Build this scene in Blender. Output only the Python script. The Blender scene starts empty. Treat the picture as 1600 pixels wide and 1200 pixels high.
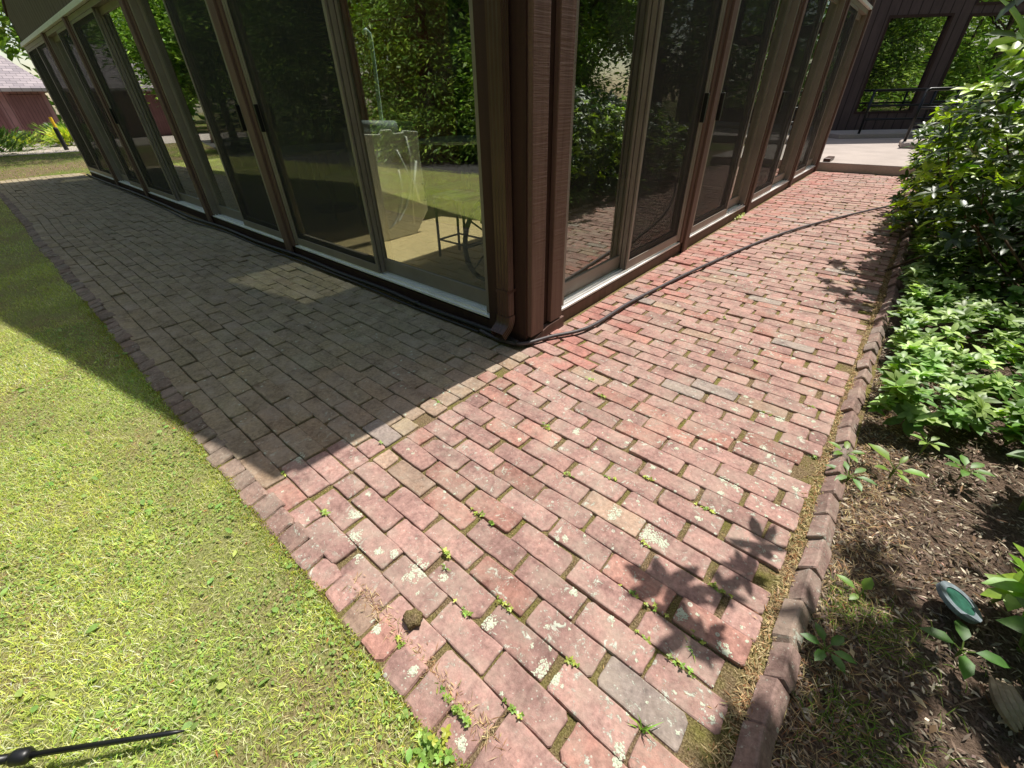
import bpy, bmesh, math, random
import numpy as np
from mathutils import Vector, Matrix, noise as mnoise

scene = bpy.context.scene
RNG = np.random.default_rng(7)
random.seed(7)
R_ = math.radians

# ------------------------------------------------------------------ camera
cam_d = bpy.data.cameras.new("camera")
cam = bpy.data.objects.new("camera", cam_d)
scene.collection.objects.link(cam)
rows = [(0.75829274, 0.651597, -0.0203341), (0.35395633, -0.43770759, -0.82651496), (-0.54745506, 0.61954291, -0.56254737)]
right, down, fwd = [Vector(r) for r in rows]
cam.matrix_world = Matrix(((right.x, -down.x, -fwd.x, 1.3178), (right.y, -down.y, -fwd.y, -1.6203),
                           (right.z, -down.z, -fwd.z, 1.15), (0, 0, 0, 1)))
cam_d.sensor_width = 36
cam_d.lens = 653.15 / 1600 * 36
cam_d.clip_start = 0.02
cam_d.clip_end = 600
scene.camera = cam

# ------------------------------------------------------------------ light
SUN_EL, SUN_X, SUN_Y = R_(62), 0.057, 1.0
sv = Vector((SUN_X, SUN_Y, 0)).normalized() * math.cos(SUN_EL)
sv.z = math.sin(SUN_EL)
w = bpy.data.worlds.new("World"); scene.world = w; w.use_nodes = True
nt = w.node_tree
sky = nt.nodes.new('ShaderNodeTexSky'); sky.sky_type = 'NISHITA'; sky.sun_disc = False
sky.sun_elevation = SUN_EL; sky.sun_rotation = math.atan2(SUN_X, SUN_Y)
sky.air_density = 1.0; sky.dust_density = 1.2
bg = nt.nodes['Background']; bg.inputs[1].default_value = 0.15
wb = nt.nodes.new('ShaderNodeMix'); wb.data_type = 'RGBA'; wb.blend_type = 'MULTIPLY'; wb.inputs[0].default_value = 1
wb.inputs[7].default_value = (1.0, .88, .74, 1)
nt.links.new(sky.outputs[0], wb.inputs[6]); nt.links.new(wb.outputs[2], bg.inputs[0])
ld = bpy.data.lights.new("sun", 'SUN'); ld.energy = 4.3; ld.angle = R_(0.55); ld.color = (1, .965, .90)
sun = bpy.data.objects.new("sun", ld); scene.collection.objects.link(sun)
sun.rotation_euler = sv.to_track_quat('Z', 'Y').to_euler()
vs = scene.view_settings
vs.view_transform = 'Standard'; vs.look = 'None'; vs.exposure = 0.52; vs.gamma = 1; vs.use_curve_mapping = False
scene.cycles.max_bounces = 10; scene.cycles.transparent_max_bounces = 24
scene.cycles.glossy_bounces = 4; scene.cycles.transmission_bounces = 4; scene.cycles.diffuse_bounces = 4

# ------------------------------------------------------------------ helpers
def link(o): scene.collection.objects.link(o); return o

def tag(o, label=None, cat=None, group=None, kind=None):
    if label: o['label'] = label
    if cat: o['category'] = cat
    if group: o['group'] = group
    if kind: o['kind'] = kind
    return o

def empty(name, loc, label, cat, group=None, rz=0):
    o = bpy.data.objects.new(name, None); link(o)
    o.location = loc; o.rotation_euler = (0, 0, rz); o.empty_display_size = .2
    return tag(o, label, cat, group)

class MB:
    """collects simple shapes in world coordinates; build() makes ONE mesh object"""
    def __init__(s): s.v = []; s.f = []; s.m = []
    def add(s, vs_, fs, m=0):
        b = len(s.v); s.v += [tuple(v) for v in vs_]; s.f += [tuple(i + b for i in f) for f in fs]; s.m += [m] * len(fs); return s
    def box(s, x0, x1, y0, y1, z0, z1, m=0, mat=None):
        vv = [Vector(p) for p in ((x0,y0,z0),(x1,y0,z0),(x1,y1,z0),(x0,y1,z0),(x0,y0,z1),(x1,y0,z1),(x1,y1,z1),(x0,y1,z1))]
        if mat: vv = [mat @ p for p in vv]
        return s.add(vv, [(0,3,2,1),(4,5,6,7),(0,1,5,4),(1,2,6,5),(2,3,7,6),(3,0,4,7)], m)
    def prism(s, pts, off, m=0):
        n = len(pts); off = Vector(off); P = [Vector(p) for p in pts]
        return s.add(P + [p + off for p in P], [tuple(range(n))[::-1], tuple(range(n, 2*n))] + [(i, (i+1) % n, (i+1) % n + n, i + n) for i in range(n)], m)
    def tube(s, pts, r, n=8, m=0, cap=True):
        P = [Vector(p) for p in pts]; rr = r if isinstance(r, (list, tuple)) else [r] * len(P)
        vv = []; prev = None
        for i, p in enumerate(P):
            t = (P[min(i+1, len(P)-1)] - P[max(i-1, 0)]).normalized()
            a = prev if prev is not None else (Vector((0,0,1)) if abs(t.z) < .9 else Vector((1,0,0)))
            u = (a - t * a.dot(t)).normalized(); prev = u; q = t.cross(u)
            for k in range(n):
                an = 2*math.pi*k/n; vv.append(p + (u*math.cos(an) + q*math.sin(an)) * rr[i])
        fs = [(i*n+k, i*n+(k+1) % n, (i+1)*n+(k+1) % n, (i+1)*n+k) for i in range(len(P)-1) for k in range(n)]
        if cap: fs += [tuple(range(n))[::-1], tuple((len(P)-1)*n + k for k in range(n))]
        return s.add(vv, fs, m)
    def build(s, name, mats, parent=None, smooth=False, bevel=0):
        me = bpy.data.meshes.new(name); me.from_pydata(s.v, [], s.f)
        if not isinstance(mats, (list, tuple)): mats = [mats]
        for mm in mats: me.materials.append(mm)
        me.polygons.foreach_set('material_index', s.m)
        if smooth: me.polygons.foreach_set('use_smooth', [True]*len(s.f))
        bm = bmesh.new(); bm.from_mesh(me); bmesh.ops.recalc_face_normals(bm, faces=bm.faces); bm.to_mesh(me); bm.free()
        o = bpy.data.objects.new(name, me); link(o)
        if parent is not None:
            o.parent = parent
            o.matrix_parent_inverse = world_of(parent).inverted()
        if bevel:
            b = o.modifiers.new('bevel', 'BEVEL'); b.width = bevel; b.segments = 2; b.limit_method = 'ANGLE'
        return o

def world_of(o):
    m = Matrix.LocRotScale(o.location, o.rotation_euler, o.scale)
    return world_of(o.parent) @ o.matrix_parent_inverse @ m if o.parent else m

def npmesh(name, verts, quads, mat, cols=None, parent=None, smooth=False, tris=None):
    """verts (N,3), quads (M,4); cols (N,3) per-vertex natural colour variation"""
    me = bpy.data.meshes.new(name)
    nv = len(verts); nq = len(quads)
    me.vertices.add(nv); me.vertices.foreach_set('co', np.asarray(verts, np.float32).ravel())
    k = quads.shape[1]
    me.loops.add(nq*k); me.loops.foreach_set('vertex_index', np.asarray(quads, np.int32).ravel())
    me.polygons.add(nq)
    me.polygons.foreach_set('loop_start', np.arange(0, nq*k, k, dtype=np.int32))
    me.polygons.foreach_set('loop_total', np.full(nq, k, np.int32))
    if smooth: me.polygons.foreach_set('use_smooth', np.ones(nq, bool))
    me.update(calc_edges=True)
    if cols is not None:
        a = me.color_attributes.new('tint', 'FLOAT_COLOR', 'POINT')
        c4 = np.ones((nv, 4), np.float32); c4[:, :3] = cols
        a.data.foreach_set('color', c4.ravel())
    me.materials.append(mat)
    o = bpy.data.objects.new(name, me); link(o)
    if parent is not None:
        o.parent = parent; o.matrix_parent_inverse = world_of(parent).inverted()
    return o

# ---- materials
def lin(r, g, b):
    f = lambda c: (c/255/12.92) if c/255 <= .04045 else ((c/255+.055)/1.055)**2.4
    return (f(r), f(g), f(b), 1)

class NT:
    def __init__(s, name):
        s.m = bpy.data.materials.new(name); s.m.use_nodes = True; s.t = s.m.node_tree
        s.b = s.t.nodes['Principled BSDF']; s.out = s.t.nodes['Material Output']
    def n(s, t, **kw):
        nd = s.t.nodes.new(t)
        for k, v in kw.items():
            if k.startswith('_'): setattr(nd, k[1:], v)
        return nd
    def l(s, a, b): s.t.links.new(a, b)
    def coord(s, scale=(1,1,1), kind='Object', rot=(0,0,0)):
        c = s.n('ShaderNodeTexCoord'); mp = s.n('ShaderNodeMapping'); mp.inputs['Scale'].default_value = scale
        mp.inputs['Rotation'].default_value = rot
        s.l(c.outputs[kind], mp.inputs[0]); return mp.outputs[0]
    def noise(s, sc, co=None, det=4, rough=.55, dist=0):
        nd = s.n('ShaderNodeTexNoise'); nd.inputs['Scale'].default_value = sc; nd.inputs['Detail'].default_value = det
        nd.inputs['Roughness'].default_value = rough; nd.inputs['Distortion'].default_value = dist
        if co is not None: s.l(co, nd.inputs['Vector'])
        return nd.outputs['Fac']
    def vor(s, sc, co=None, feat='F1', out='Distance', rand=1):
        nd = s.n('ShaderNodeTexVoronoi'); nd.feature = feat; nd.inputs['Scale'].default_value = sc; nd.inputs['Randomness'].default_value = rand
        if co is not None: s.l(co, nd.inputs['Vector'])
        return nd.outputs[out]
    def ramp(s, fac, stops, interp='LINEAR'):
        nd = s.n('ShaderNodeValToRGB'); cr = nd.color_ramp; cr.interpolation = interp
        while len(cr.elements) < len(stops): cr.elements.new(.5)
        for e, (p, c) in zip(cr.elements, stops):
            e.position = p; e.color = c if isinstance(c, (tuple, list)) else (c, c, c, 1)
        s.l(fac, nd.inputs[0]); return nd.outputs[0]
    def mix(s, fac, a, b, mode='MIX'):
        nd = s.n('ShaderNodeMix'); nd.data_type = 'RGBA'; nd.blend_type = mode
        for sock, v in ((nd.inputs[0], fac), (nd.inputs[6], a), (nd.inputs[7], b)):
            if hasattr(v, 'is_output'): s.l(v, sock)
            else: sock.default_value = v if not (sock is nd.inputs[0]) else float(v)
        return nd.outputs[2]
    def math(s, op, a, b=0.0, c=0.0):
        nd = s.n('ShaderNodeMath'); nd.operation = op
        for sock, v in zip(nd.inputs, (a, b, c)):
            if hasattr(v, 'is_output'): s.l(v, sock)
            else: sock.default_value = v
        return nd.outputs[0]
    def bump(s, h, strength=.3, dist=.01):
        nd = s.n('ShaderNodeBump'); nd.inputs['Strength'].default_value = strength; nd.inputs['Distance'].default_value = dist
        s.l(h, nd.inputs['Height']); s.l(nd.outputs[0], s.b.inputs['Normal']); return nd
    def col(s, v):
        if hasattr(v, 'is_output'): s.l(v, s.b.inputs['Base Color'])
        else: s.b.inputs['Base Color'].default_value = v
    def set(s, rough=.6, metal=0, spec=.5):
        s.b.inputs['Roughness'].default_value = rough; s.b.inputs['Metallic'].default_value = metal
        s.b.inputs['Specular IOR Level'].default_value = spec

def plain(name, c, rough=.6, metal=0, spec=.4, var=.25, sc=12, bump=.15):
    t = NT(name); co = t.coord()
    n = t.noise(sc, co, 5)
    dark = tuple(x*(1-var) for x in c[:3]) + (1,); lite = tuple(min(1, x*(1+var)) for x in c[:3]) + (1,)
    t.col(t.ramp(n, [(.3, dark), (.7, lite)])); t.set(rough, metal, spec)
    if bump: t.bump(t.noise(sc*9, co, 3), bump, .002)
    return t.m

def leafmat(name, trans=.35, rough=.45, spec=.4, tcol=(2.1, 2.2, .45)):
    t = NT(name)
    a = t.n('ShaderNodeAttribute'); a.attribute_name = 'tint'
    co = t.coord()
    n = t.noise(60, co, 2)
    c = t.mix(1.0, a.outputs['Color'], t.ramp(n, [(.3, (.78,.8,.75,1)), (.7, (1.15,1.15,1.1,1))]), 'MULTIPLY')
    t.col(c); t.set(rough, 0, spec)
    tr = t.n('ShaderNodeBsdfTranslucent')
    t.l(t.mix(1.0, c, tcol + (1,), 'MULTIPLY'), tr.inputs[0])
    ms = t.n('ShaderNodeMixShader'); ms.inputs[0].default_value = trans
    t.l(t.b.outputs[0], ms.inputs[1]); t.l(tr.outputs[0], ms.inputs[2]); t.l(ms.outputs[0], t.out.inputs[0])
    return t.m

def glass(name, tint=(.62,.68,.62,1), refl=1.0, add=.05, wob=.0):
    t = NT(name)
    tr = t.n('ShaderNodeBsdfTransparent'); tr.inputs[0].default_value = tint
    gl = t.n('ShaderNodeBsdfGlossy'); gl.inputs['Roughness'].default_value = 0.0; gl.inputs[0].default_value = (.97,1,.97,1)
    ge = t.n('ShaderNodeNewGeometry'); vm = t.n('ShaderNodeVectorMath'); vm.operation = 'DOT_PRODUCT'
    t.l(ge.outputs['Incoming'], vm.inputs[0]); t.l(ge.outputs['True Normal'], vm.inputs[1])
    c_ = t.math('SUBTRACT', 1.0, t.math('ABSOLUTE', vm.outputs['Value'])); p5 = t.math('POWER', c_, 5.0)
    f = t.math('MULTIPLY_ADD', p5, .9, .08*refl + add); f = t.math('MINIMUM', f, .95)
    if wob:
        co = t.coord((1,1,.5)); b = t.n('ShaderNodeBump'); b.inputs['Strength'].default_value = wob; b.inputs['Distance'].default_value = .01
        t.l(t.noise(2.2, co, 2), b.inputs['Height']); t.l(b.outputs[0], gl.inputs['Normal'])
    ms = t.n('ShaderNodeMixShader'); t.l(f, ms.inputs[0]); t.l(tr.outputs[0], ms.inputs[1]); t.l(gl.outputs[0], ms.inputs[2])
    di = t.n('ShaderNodeBsdfDiffuse'); di.inputs[0].default_value = (.5, .5, .48, 1)
    m2 = t.n('ShaderNodeMixShader'); co2 = t.coord((1, 1, .6))
    t.l(t.math('MULTIPLY', t.ramp(t.noise(5, co2, 6, .7, .5), [(.42, 0), (.8, 1)]), .05), m2.inputs[0])
    t.l(ms.outputs[0], m2.inputs[1]); t.l(di.outputs[0], m2.inputs[2])
    t.l(m2.outputs[0], t.out.inputs[0]); t.t.nodes.remove(t.b)
    return t.m

def screenmat(name, c, open_=.4):
    t = NT(name); t.col(c); t.set(.75, 0, .15)
    tr = t.n('ShaderNodeBsdfTransparent'); ms = t.n('ShaderNodeMixShader')
    ms.inputs[0].default_value = open_
    t.l(t.b.outputs[0], ms.inputs[1]); t.l(tr.outputs[0], ms.inputs[2]); t.l(ms.outputs[0], t.out.inputs[0]); return t.m

def woodmat(name, c, c2, rough=.75, bump=.5):
    t = NT(name); co = t.coord((22, 22, 1.6)); cx = t.coord((3, 3, 90))
    n = t.noise(1.0, co, 6, .65, .6); saw = t.noise(1.0, cx, 3, .6)
    t.col(t.ramp(n, [(.25, c2), (.7, c)])); t.set(rough, 0, .25)
    h = t.math('ADD', t.math('MULTIPLY', n, .5), t.math('MULTIPLY', saw, .6))
    t.bump(h, bump, .006); return t.m

M = {}
M['wood'] = woodmat('brown_rough_wood', lin(122, 96, 86), lin(92, 70, 62))
M['trim'] = woodmat('brown_trim_wood', lin(122, 98, 88), lin(98, 76, 68), .65, .35)
M['darkwood'] = woodmat('dark_brown_wood', lin(74, 52, 45), lin(56, 40, 35), .7, .3)
M['alu'] = plain('weathered_bronze_aluminium', lin(138, 128, 118), .42, .1, .5, .12, 6, .05)
M['sill'] = plain('bright_aluminium_sill', lin(238, 236, 232), .35, .0, .6, .08, 8, .08)
M['glass'] = glass('door_glass', (.74,.77,.72,1), 1.6, .09, .04)
M['wingglass'] = glass('wing_window_glass', (.08,.10,.09,1), 1.0, .44, .12)
M['sky_glass'] = glass('skylight_glass', (.97,.98,.95,1), .2, .0)
M['screen'] = screenmat('insect_screen', lin(58, 57, 55), .58)
M['black'] = plain('black_plastic', lin(24, 24, 25), .4, 0, .5, .2, 20, .05)
M['rail'] = plain('black_painted_pipe', lin(20, 20, 22), .35, .2, .5, .2, 10, .05)
M['downpipe'] = plain('brown_painted_metal', lin(80, 58, 50), .38, .15, .5, .15, 9, .08)
M['hose'] = plain('dusty_black_hose', lin(74, 66, 68), .5, 0, .4, .25, 30, .1)
M['hose2'] = plain('black_drain_hose', lin(44, 40, 40), .5, 0, .4, .25, 30, .1)
M['white'] = plain('white_plastic', lin(225, 225, 218), .45, 0, .5, .05, 5, .03)
M['greycush'] = plain('grey_vinyl', lin(130, 140, 145), .55, 0, .4, .1, 8, .05)
M['steel'] = plain('painted_steel', lin(60, 62, 66), .35, .6, .5, .1, 8, 0)
M['paleblue'] = plain('pale_blue_paint', lin(190, 215, 225), .4, 0, .5, .05, 8, 0)
M['table'] = plain('pale_table_laminate', lin(205, 215, 215), .35, 0, .5, .05, 6, 0)
M['wall_in'] = plain('interior_wall', lin(120, 112, 100), .8, 0, .2, .08, 2, 0)
M['red_in'] = plain('rust_orange_wall', lin(150, 70, 30), .8, 0, .2, .2, 3, 0)
M['blue'] = plain('blue_plastic', lin(30, 80, 190), .45, 0, .4, .1, 6, 0)

def carpet():
    t = NT('tan_carpet'); co = t.coord()
    n = t.noise(60, co, 4); v = t.vor(110, co)
    t.col(t.mix(t.ramp(v, [(.1, 0), (.6, 1)]), lin(176, 152, 110), lin(226, 202, 156))); t.set(.95, 0, .1)
    t.bump(n, .6, .01); return t.m
M['carpet'] = carpet()

def concrete(name, c, var=.2):
    t = NT(name); co = t.coord(); n = t.noise(1.7, co, 8, .6); n2 = t.noise(60, co, 3)
    a = tuple(x*(1-var) for x in c[:3]) + (1,); b = tuple(x*(1+var) for x in c[:3]) + (1,)
    t.col(t.mix(.35, t.ramp(n, [(.3, a), (.7, b)]), t.ramp(n2, [(.35, a), (.65, b)]))); t.set(.9, 0, .2)
    t.bump(n2, .4, .004); return t.m
M['concrete'] = concrete('grey_concrete', lin(172, 160, 152))
M['asphalt'] = concrete('asphalt_drive', lin(82, 80, 80), .15)

def siding(name, c, pitch=.1, axis=0):
    t = NT(name); g = t.n('ShaderNodeTexCoord'); sx = t.n('ShaderNodeSeparateXYZ'); t.l(g.outputs['Object'], sx.inputs[0])
    v = t.math('ADD', sx.outputs[0], sx.outputs[1]) if axis == 2 else sx.outputs[axis]
    fr = t.math('FRACT', t.math('DIVIDE', v, pitch)); gro = t.math('LESS_THAN', fr, .12)
    n = t.noise(3, t.coord((4, 4, 1)), 5)
    base = t.ramp(n, [(.3, tuple(x*.82 for x in c[:3])+(1,)), (.7, tuple(x*1.15 for x in c[:3])+(1,))])
    t.col(t.mix(gro, base, tuple(x*.45 for x in c[:3])+(1,))); t.set(.8, 0, .2)
    t.bump(t.math('SUBTRACT', 1.0, gro), .5, .01); return t.m
M['siding'] = siding('brown_grooved_siding', lin(98, 78, 74), .2, 0)
M['siding_wing'] = siding('wing_brown_siding', lin(92, 76, 74), .2, 0)
M['fascia'] = siding('gable_siding', lin(112, 100, 84), .2, 0)
M['shed_wall'] = siding('shed_red_brown_siding', lin(150, 112, 112), .22, 1)
M['garage'] = siding('garage_door_boards', lin(120, 84, 84), .12, 1)

def shingles():
    t = NT('grey_asphalt_shingles'); g = t.n('ShaderNodeTexCoord')
    br = t.n('ShaderNodeTexBrick'); mp = t.n('ShaderNodeMapping'); mp.inputs['Rotation'].default_value = (0, 0, R_(90))
    t.l(g.outputs['Object'], mp.inputs[0]); t.l(mp.outputs[0], br.inputs['Vector'])
    br.inputs['Scale'].default_value = 1.0; br.inputs['Brick Width'].default_value = .32; br.inputs['Row Height'].default_value = .14
    br.inputs['Mortar Size'].default_value = .008
    br.inputs['Color1'].default_value = lin(176, 164, 166); br.inputs['Color2'].default_value = lin(150, 140, 144); br.inputs['Mortar'].default_value = lin(100, 95, 98)
    t.col(br.outputs[0]); t.set(.9, 0, .2); return t.m
M['shingles'] = shingles()

def barkmat():
    t = NT('bark'); n = t.noise(6, t.coord((5, 5, .8)), 7, .7, .5)
    t.col(t.ramp(n, [(.3, lin(48, 38, 30)), (.7, lin(120, 104, 88))])); t.set(.95, 0, .1); t.bump(n, .9, .03); return t.m
M['bark'] = barkmat()
M['twig'] = plain('brown_twig', lin(92, 76, 58), .8, 0, .2, .3, 40, .1)
M['leaf'] = leafmat('leaf', .26, tcol=(1.5, 1.7, .4))
M['tree_leaf'] = leafmat('tree_leaf', .2, tcol=(1.1, 1.25, .35))
M['gloss_leaf'] = leafmat('glossy_leaf', .26, .40, .45, (1.9, 2.1, .4))
M['grass'] = leafmat('grass_blade', .28, .6, .25, (1.15, 1.3, .6))
M['dry'] = leafmat('dry_litter', .15, .8, .15, (1, 1, .8))

# ground / soils
def groundmat():
    t = NT('forest_floor'); co = t.coord()
    n = t.noise(.35, co, 5); n2 = t.noise(5, co, 8, .7); n3 = t.noise(60, co, 5, .7)
    soil = t.ramp(n3, [(.3, lin(66, 54, 42)), (.5, lin(116, 98, 76)), (.72, lin(168, 150, 118))])
    grs = t.ramp(n3, [(.3, lin(60, 80, 30)), (.7, lin(128, 140, 66))])
    t.col(t.mix(t.ramp(t.math('ADD', t.math('MULTIPLY', n, .6), t.math('MULTIPLY', n2, .4)), [(.44, 0), (.56, 1)]), soil, grs))
    t.set(1, 0, .1); t.bump(n3, .8, .03); return t.m
M['ground'] = groundmat()
def lawnmat():
    t = NT('lawn_thatch'); co = t.coord()
    n = t.noise(1.6, co, 6, .65); n3 = t.noise(130, co, 5, .75); n2 = t.noise(14, co, 5, .7)
    a = t.ramp(n3, [(.3, lin(88, 94, 50)), (.5, lin(150, 154, 92)), (.7, lin(200, 196, 144))])
    b = t.ramp(n3, [(.3, lin(104, 90, 60)), (.5, lin(152, 136, 96)), (.7, lin(196, 180, 144))])
    t.col(t.mix(t.ramp(t.math('ADD', t.math('MULTIPLY', n, .5), t.math('MULTIPLY', n2, .5)), [(.47, 0), (.6, 1)]), a, b))
    t.set(1, 0, .1); t.bump(n3, 1.0, .012); return t.m
M['lawn'] = lawnmat()
def mossmat():
    t = NT('moss_and_soil'); co = t.coord()
    n = t.noise(5, co, 6, .7); n3 = t.noise(220, co, 4, .7)
    moss = t.ramp(n3, [(.3, lin(78, 76, 32)), (.7, lin(152, 146, 80))])
    soil = t.ramp(n3, [(.3, lin(66, 54, 40)), (.5, lin(128, 108, 82)), (.72, lin(184, 164, 130))])
    t.col(t.mix(t.ramp(n, [(.36, 0), (.56, 1)]), moss, soil)); t.set(1, 0, .1); t.bump(n3, 1, .008); return t.m
M['moss'] = mossmat()
def mulchmat():
    t = NT('bark_mulch'); co = t.coord(); n = t.noise(30, co, 6, .75, .5); n2 = t.noise(160, co, 4, .7)
    t.col(t.mix(.5, t.ramp(n, [(.3, lin(48, 36, 30)), (.7, lin(130, 108, 92))]), t.ramp(n2, [(.35, lin(52, 40, 32)), (.68, lin(160, 138, 120))])))
    t.set(1, 0, .1); t.bump(n2, 1, .012); return t.m
M['mulch'] = mulchmat()

def brickmat(name='weathered_brick'):
    t = NT(name); co = t.coord()
    a = t.n('ShaderNodeAttribute'); a.attribute_name = 'tint'
    n1 = t.noise(11, co, 6, .65); n2 = t.noise(70, co, 6, .7); n4 = t.noise(260, co, 3, .7)
    c = t.mix(1.0, a.outputs['Color'], t.ramp(n1, [(.28, (.60,.57,.58,1)), (.5, (1,1,1,1)), (.75, (1.25,1.2,1.15,1))]), 'MULTIPLY')
    c = t.mix(1.0, c, t.ramp(n2, [(.3, (.62,.61,.60,1)), (.7, (1.28,1.28,1.28,1))]), 'MULTIPLY')
    # wear patches that show greyish-tan mineral bloom
    bloom = t.math('MULTIPLY', t.ramp(t.noise(6.5, co, 7, .72, .4), [(.45, 0), (.66, 1)]), .5)
    c = t.mix(bloom, c, lin(178, 162, 146))
    # lichen: patchy crust + small round spots + pale speckle, denser along the right side (alpha of tint is density)
    dens = a.outputs['Alpha']
    cr = t.math('MULTIPLY', t.ramp(t.noise(26, co, 7, .78, .6), [(.575, 0), (.61, 1)]), t.ramp(t.noise(3.1, co, 4, .6), [(.42, 0), (.54, 1)]))
    v = t.n('ShaderNodeTexVoronoi'); v.inputs['Scale'].default_value = 36; t.l(co, v.inputs['Vector'])
    sep = t.n('ShaderNodeSeparateColor'); t.l(v.outputs['Color'], sep.inputs[0])
    pick = t.math('GREATER_THAN', sep.outputs[0], .88)
    rad = t.math('MULTIPLY_ADD', sep.outputs[1], .2, .05)
    d = v.outputs['Distance']
    disc = t.math('MULTIPLY', t.math('LESS_THAN', d, rad), pick)
    ring = t.math('MULTIPLY', t.math('GREATER_THAN', d, t.math('MULTIPLY', rad, .55)), .5)
    disc = t.math('MULTIPLY', disc, t.math('ADD', ring, .5))
    v2 = t.n('ShaderNodeTexVoronoi'); v2.inputs['Scale'].default_value = 150; t.l(co, v2.inputs['Vector'])
    sep2 = t.n('ShaderNodeSeparateColor'); t.l(v2.outputs['Color'], sep2.inputs[0])
    spk = t.math('MULTIPLY', t.math('LESS_THAN', v2.outputs['Distance'], t.math('MULTIPLY', sep2.outputs[1], .42)), t.math('GREATER_THAN', sep2.outputs[0], .84))
    allm = t.math('MAXIMUM', t.math('MAXIMUM', t.math('MULTIPLY', cr, .9), t.math('MULTIPLY', disc, .75)), t.math('MULTIPLY', spk, .5))
    allm = t.math('MULTIPLY', allm, dens)
    c = t.mix(allm, c, t.ramp(n2, [(.35, lin(176, 180, 162)), (.7, lin(212, 212, 198))]))
    t.col(c); t.set(.93, 0, .2)
    h = t.math('ADD', t.math('ADD', t.math('MULTIPLY', n2, .8), t.math('MULTIPLY', n4, .5)), t.math('MULTIPLY', allm, .6))
    t.bump(h, .55, .004); return t.m
M['brick'] = brickmat()
def lichenmat():
    t = NT('pale_lichen'); co = t.coord(); v = t.vor(170, co); n = t.noise(90, co, 5, .7)
    t.col(t.mix(t.ramp(v, [(.1, 0), (.5, 1)]), lin(158, 164, 140), lin(196, 200, 178))); t.set(.95, 0, .1)
    t.bump(t.math('ADD', n, v), .7, .003); return t.m
M['lichen'] = lichenmat()

# ------------------------------------------------------------------ ground, lawn, drive (setting)
def sheet(name, poly, z, mat, kind='structure', sub=0):
    mb = MB(); mb.add([(x, y, z) for x, y in poly], [tuple(range(len(poly)))])
    return tag(mb.build(name, mat), kind=kind)
sheet('ground', [(-150,-150),(150,-150),(150,150),(-150,150)], -.060, M['ground'])
def wavy(pts, amp, seed, step=.25):
    out = []; r = random.Random(seed)
    for (a, b) in zip(pts, pts[1:]):
        n = max(1, int(math.dist(a, b)/step))
        for i in range(n):
            k = i/n; out.append((a[0]+(b[0]-a[0])*k + r.uniform(-amp, amp), a[1]+(b[1]-a[1])*k + r.uniform(-amp, amp)))
    out.append(pts[-1]); return out
lawn_poly = [(-12.9,-1.45),(1.6,-1.45)] + [(1.9,-4.4)] + wavy([(1.9,-4.4),(-5,-4.4),(-12,-3.4)], .05, 3) + [(-13.4,-3.2)]
sheet('lawn', lawn_poly, -.0145, M['lawn'])
sheet('driveway', wavy([(6,-4.55),(-5,-4.55),(-14,-3.35)], .02, 4) + [(-24,-5.5),(-24,-9.2),(-12,-7.3),(-5,-6.2),(6,-6.2)], -.052, M['asphalt'])
sheet('flower_bed', [(1.49,-3),(6,-3),(6,8.0),(1.49,8.0)], -.024, M['mulch'])
def zund(x, y):
    k = min(1, max(0, (y+1.46)/.14))
    return (mnoise.noise(Vector((x*1.1, y*1.1, 8.8)))*.010 - .003)*k
def bed_z(x, y):
    k = min(1, max(0, (y+1.46)/.08))
    return zund(x, y) - .0135 + .0045*k - .0055*k*min(1, max(0, -x*2)) + mnoise.noise(Vector((x*14, y*14, 1)))*.0012
def bed_grid(mb, x0, x1, y0, y1, st):
    nx, ny = max(1, round((x1-x0)/st)), max(1, round((y1-y0)/st)); vv = []
    for j in range(ny+1):
        for i in range(nx+1):
            x, y = x0+(x1-x0)*i/nx, y0+(y1-y0)*j/ny
            if j == 0: y += mnoise.noise(Vector((x*9, 0, 4)))*.008
            vv.append((x, y, bed_z(x, y)))
    mb.add(vv, [(j*(nx+1)+i, j*(nx+1)+i+1, (j+1)*(nx+1)+i+1, (j+1)*(nx+1)+i) for j in range(ny) for i in range(nx)])
mb = MB(); bed_grid(mb, -12.9, -2.0, -1.505, .03, .07); bed_grid(mb, -2.0, 1.53, -1.505, .03, .03); bed_grid(mb, -.01, 1.53, .03, 8.15, .05)
tag(mb.build('path_bed', M['moss'], smooth=True), kind='structure')
# shed forecourt
sheet('driveway', [(-29,-9),(-23.5,-9),(-21.5,-1),(-21.0,3.2),(-29,3.2)], -.050, M['concrete'])

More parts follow.
